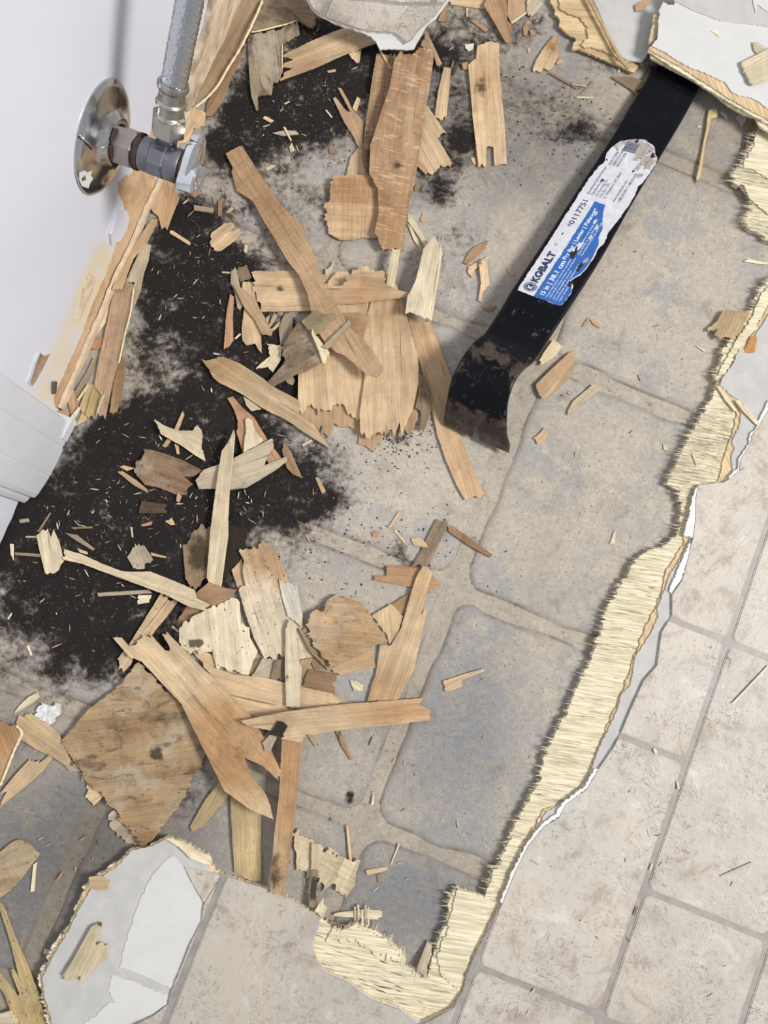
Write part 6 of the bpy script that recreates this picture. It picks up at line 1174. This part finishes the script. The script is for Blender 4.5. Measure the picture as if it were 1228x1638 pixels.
pg = empty('broken_floor_panel', W3(960, 50, .008)); tag(pg, 'broken grey floor panel with splintered plywood underside at the top edge left of the bar', 'floor panel')
slab(pg, 'plywood_layer', 'Z3', [(440, -60), (440, 10), (478, 70), (470, 95), (505, 140), (500, 180), (560, 240), (612, 265), (590, 345), (640, 345), (800, 415), (940, 470), (985, 495), (1025, 510), (1055, 460), (1010, 430), (900, 300), (700, -60)], .0030, .0050, [M_EDGE, M_EDGE], np.array([.9, -.4]), .001, amp=.0005)
slab(pg, 'plywood_layer', 'Z3', [(500, -60), (505, 60), (560, 95), (640, 120), (690, 180), (700, 240), (650, 345), (720, 330), (870, 380), (950, 440), (1000, 440), (900, 300), (760, -60)], .0051, .0066, [M_EDGE, M_EDGE], np.array([.9, -.4]), .001, amp=.0006)
slab(pg, 'vinyl_layer', 'Z3', [(735, -60), (745, 0), (830, 200), (890, 340), (930, 390), (975, 420), (1030, 425), (1085, 430), (1110, 400), (1135, 340), (1140, 250), (1165, 160), (1195, 90), (1240, 30), (1300, -60)], .0067, .0085, [M_FELT, M_TORN], amp=.0002)
for o_ in pg.children: o_.color = lin((186, 164, 128))
V_('wood_strip', 'long thin pale lath along the edge of the broken grey panel', 'Z3', [(655, -60), (695, -60), (760, 90), (860, 280), (940, 420), (985, 490), (965, 488), (920, 430), (830, 260), (740, 90)], 'light', z=.0088, th=.0016, teeth=.0003)
V_('wood_splinter', 'white wood tip at the corner of the broken grey panel', 'Z3', [(1058, 442), (1075, 445), (1092, 462), (1078, 468)], 'cream')
V_('veneer_chip', 'brown grubby chip on the broken grey panel by the white sheet', 'Z3', [(1030, 42), (1070, 15), (1120, 0), (1155, 10), (1110, 50), (1080, 80), (1032, 86)], 'tan', z=.0088)

# --- curled flap of vinyl hanging at the top
vf = empty('vinyl_flap', W3(620, 20, .0)); tag(vf, 'curled grey stone-print vinyl flap hanging in from the top edge', 'vinyl flap')
def flap(name, reg, pts, z1, th, mats, zf, tone=.1, step=.002, inn=.006, amp=.0003):
    poly = []
    for a, b in px(reg, pts):
        z = z1
        for _ in range(3): x, y = W(a, b, z); z = z1 + zf(x, y)
        poly.append((x, y))
    poly = rough_outline(poly, step, amp); xs = [p[0] for p in poly]; ys = [p[1] for p in poly]
    v2, f2 = cdt([poly], [(a, b) for a in np.arange(min(xs), max(xs), inn) for b in np.arange(min(ys), max(ys), inn)]); zt = [z1 + zf(x, y) for x, y in v2]
    v, f, mi = solidify(v2, f2, zt, [q - th for q in zt]); ob = mesh_obj(name, v, f, mats, None, dict(tone=[tone] * len(v)), midx=mi); child_at(ob, vf); return ob
yb = W(600, 60, .02)[1]
zf = lambda x, y: .010 * (1 + math.tanh((y - yb) / .02)) + .25 * max(0, y - yb) + .0015 * math.sin(x * 90)
FO = [(20, -160), (25, -30), (45, 20), (75, 80), (110, 118), (132, 135), (200, 172), (262, 202), (330, 222), (410, 242), (495, 270), (530, 300), (560, 352), (620, 345), (700, 350), (760, 352), (800, 345), (815, 312), (835, 285), (880, 212), (945, 165), (1000, 80), (1055, 0), (1130, -160)]
flap('vinyl_underlay', 'F0', FO, .0090, .0012, [M_WHITE, M_TORN], zf, .02)
FI = [(28, -160), (33, -30), (55, 20), (82, 78), (118, 115), (140, 130), (205, 165), (262, 193), (330, 212), (410, 232), (500, 245), (560, 250), (640, 252), (680, 275), (728, 318), (770, 300), (830, 240), (880, 198), (935, 150), (990, 70), (1045, -5), (1120, -160)]
flap('vinyl_sheet', 'F0', FI, .0102, .0010, [M_GROOVE, M_TORN], zf)
flap('tile', 'F0', [(232, 18), (420, 34), (620, 52), (800, 66), (985, 66), (935, 140), (880, 190), (825, 232), (768, 290), (735, 300), (700, 272), (650, 245), (560, 240), (500, 236), (410, 222), (330, 202), (262, 184), (205, 158), (178, 140), (205, 70)], .0107, .0006, [M_VIN, M_VIN], zf, .14)
flap('tile', 'F0', [(40, -160), (42, -30), (62, 18), (90, 76), (122, 110), (140, 122), (170, 60), (205, -10), (260, -160)], .0107, .0006, [M_VIN, M_VIN], zf, .02)
flap('tile', 'F0', [(290, -160), (240, -10), (420, 6), (620, 22), (800, 36), (900, 38), (940, -10), (1000, -160)], .0107, .0006, [M_VIN, M_VIN], zf, .10)
flap('tile', 'F0', [(1020, -160), (975, -20), (950, 38), (1000, 42), (1030, 0), (1105, -160)], .0107, .0006, [M_VIN, M_VIN], zf, .08)

# --- splinter crumbs strewn about: one shape of each kind, copied
rs = random.Random(11); protos = []
for k in range(10):
    L = .0008 + .0002 * k; w = rs.uniform(.0002, .00045); v = []
    for sx, ww in ((-1, .3), (-.3, 1), (.4, .8), (1, .25)):
        v += [(sx * L, w * ww, 0), (sx * L, -w * ww, 0), (sx * L, w * ww * .7, .0005), (sx * L, -w * ww * .7, .0005)]
    f = [[1, 0, 2, 3], [12, 13, 15, 14]]
    for i in range(3):
        a = i * 4; f += [[a, a + 1, a + 5, a + 4], [a + 2, a + 6, a + 7, a + 3], [a, a + 4, a + 6, a + 2], [a + 1, a + 3, a + 7, a + 5]]
    me = bpy.data.meshes.new('tiny_splinter'); me.from_pydata(v, [], f); me.materials.append(M_VEN); protos.append(me)
ZON = [((330, 770, 170, 110), 90, 'tiny pale splinter strewn on the black mould in the middle left', 'splinters on the middle mould'), ((100, 900, 130, 110), 40, 'tiny pale splinter strewn on the mould at the left edge', 'splinters on the left mould'),
       ((480, 170, 100, 90), 34, 'tiny pale splinter strewn on the upper mould patch', 'splinters on the upper mould'), ((330, 430, 100, 130), 44, 'tiny pale splinter strewn on the mould right of the wall strips', 'splinters on the mould by the wall'),
       ((700, 350, 60, 250), 16, 'tiny pale splinter strewn on the bare stones left of the bar', 'splinters left of the bar'), ((1000, 640, 130, 330), 18, 'tiny pale splinter strewn on the bare stones right of the bar', 'splinters right of the bar'),
       ((640, 1280, 160, 160), 20, 'tiny pale splinter strewn on the lower grey stones', 'splinters on the lower stones'), ((60, 1380, 110, 130), 12, 'tiny pale splinter strewn on the dark floor at the lower left', 'splinters at the lower left'),
       ((1000, 1400, 200, 200), 16, 'tiny pale splinter strewn on the pale vinyl', 'splinters on the vinyl')]
first = True
for (zx, zy, rx, ry), cnt, lab_, grp in ZON:
    k = 0
    while k < cnt:
        X, Y = rs.gauss(zx, rx * .6), rs.gauss(zy, ry * .6)
        if not (5 < X < 1223 and 5 < Y < 1633): continue
        x, y = W(X, Y, .001)
        if (x - WA[0]) * WN[0] + (y - WA[1]) * WN[1] < .016: continue
        i, j = hidx(x, y); hz = HM[max(0, i - 1):i + 2, max(0, j - 1):j + 2].max()
        if (hz > .0007 and 'vinyl' not in grp) or ('vinyl' in grp and abs(hz - .0100) > 1e-4): continue
        if (rowsL[:, 0].min() - .01 < x) and np.hypot((rowsL[:, 0] + rowsR[:, 0]) / 2 - x, (rowsL[:, 1] + rowsR[:, 1]) / 2 - y).min() < .03: continue
        o_ = bpy.data.objects.new('tiny_splinter', rs.choice(protos)); link(o_); o_.location = (x, y, hz + .0002); o_.rotation_euler = (0, 0, rs.uniform(0, 3.14)); s_ = rs.choice([.7, .8, 1, 1, 1.2, 1.5]); o_.scale = (s_, s_, s_)
        cn, cc_ = rs.choice([('pale', (214, 196, 162)), ('tan', (186, 156, 120)), ('whitish', (222, 214, 196)), ('brown', (150, 124, 96)), ('tan', (196, 168, 130))]); o_.color = lin(cc_)
        tag(o_, lab_.replace('tiny pale', ('tiny ' if s_ < 1 else ('long thin ' if s_ > 1.1 else 'small ')) + cn), 'splinter', grp); k += 1
# dust too fine to count
du = [];
for _ in range(1700):
    z_ = rs.choice(ZON[:4]); X, Y = rs.gauss(z_[0][0], z_[0][2] * .7), rs.gauss(z_[0][1], z_[0][3] * .7); x, y = W(X, Y, .001)
    if (x - WA[0]) * WN[0] + (y - WA[1]) * WN[1] < .012: continue
    i, j = hidx(x, y)
    if HM[i, j] > .0007: continue
    du.append((x, y, .0007, rs.uniform(0, 3.1), rs.uniform(.0004, .0016), rs.uniform(.00015, .0004), rs.uniform(-.1, .1), rs.uniform(.2, .8)))
d_ = fibres('wood_dust', du, None, M_FIB); tag(d_, 'fine pale wood dust and crumbs sprinkled over the black mould', 'wood dust', kind='stuff')
du = []
for _ in range(1500):
    z_ = rs.choice([(330, 770, 200, 120), (100, 900, 120, 110), (480, 120, 130, 120), (720, 120, 120, 120), (900, 200, 90, 60), (600, 880, 120, 60), (640, 700, 60, 40), (330, 480, 90, 140)]); X, Y = rs.gauss(z_[0], z_[2] * .7), rs.gauss(z_[1], z_[3] * .7); x, y = W(X, Y, .001)
    if (x - WA[0]) * WN[0] + (y - WA[1]) * WN[1] < .012: continue
    i, j = hidx(x, y)
    if HM[i, j] > .0007: continue
    L = rs.uniform(.0004, .0018); du.append((x, y, .0007, rs.uniform(0, 3.1), L, L * rs.uniform(.4, .8), 0, 0))
d_ = fibres('mould_crumbs', du, None, M_DIRT); tag(d_, 'loose black mould crumbs scattered across the old floor', 'crumbs', kind='stuff')
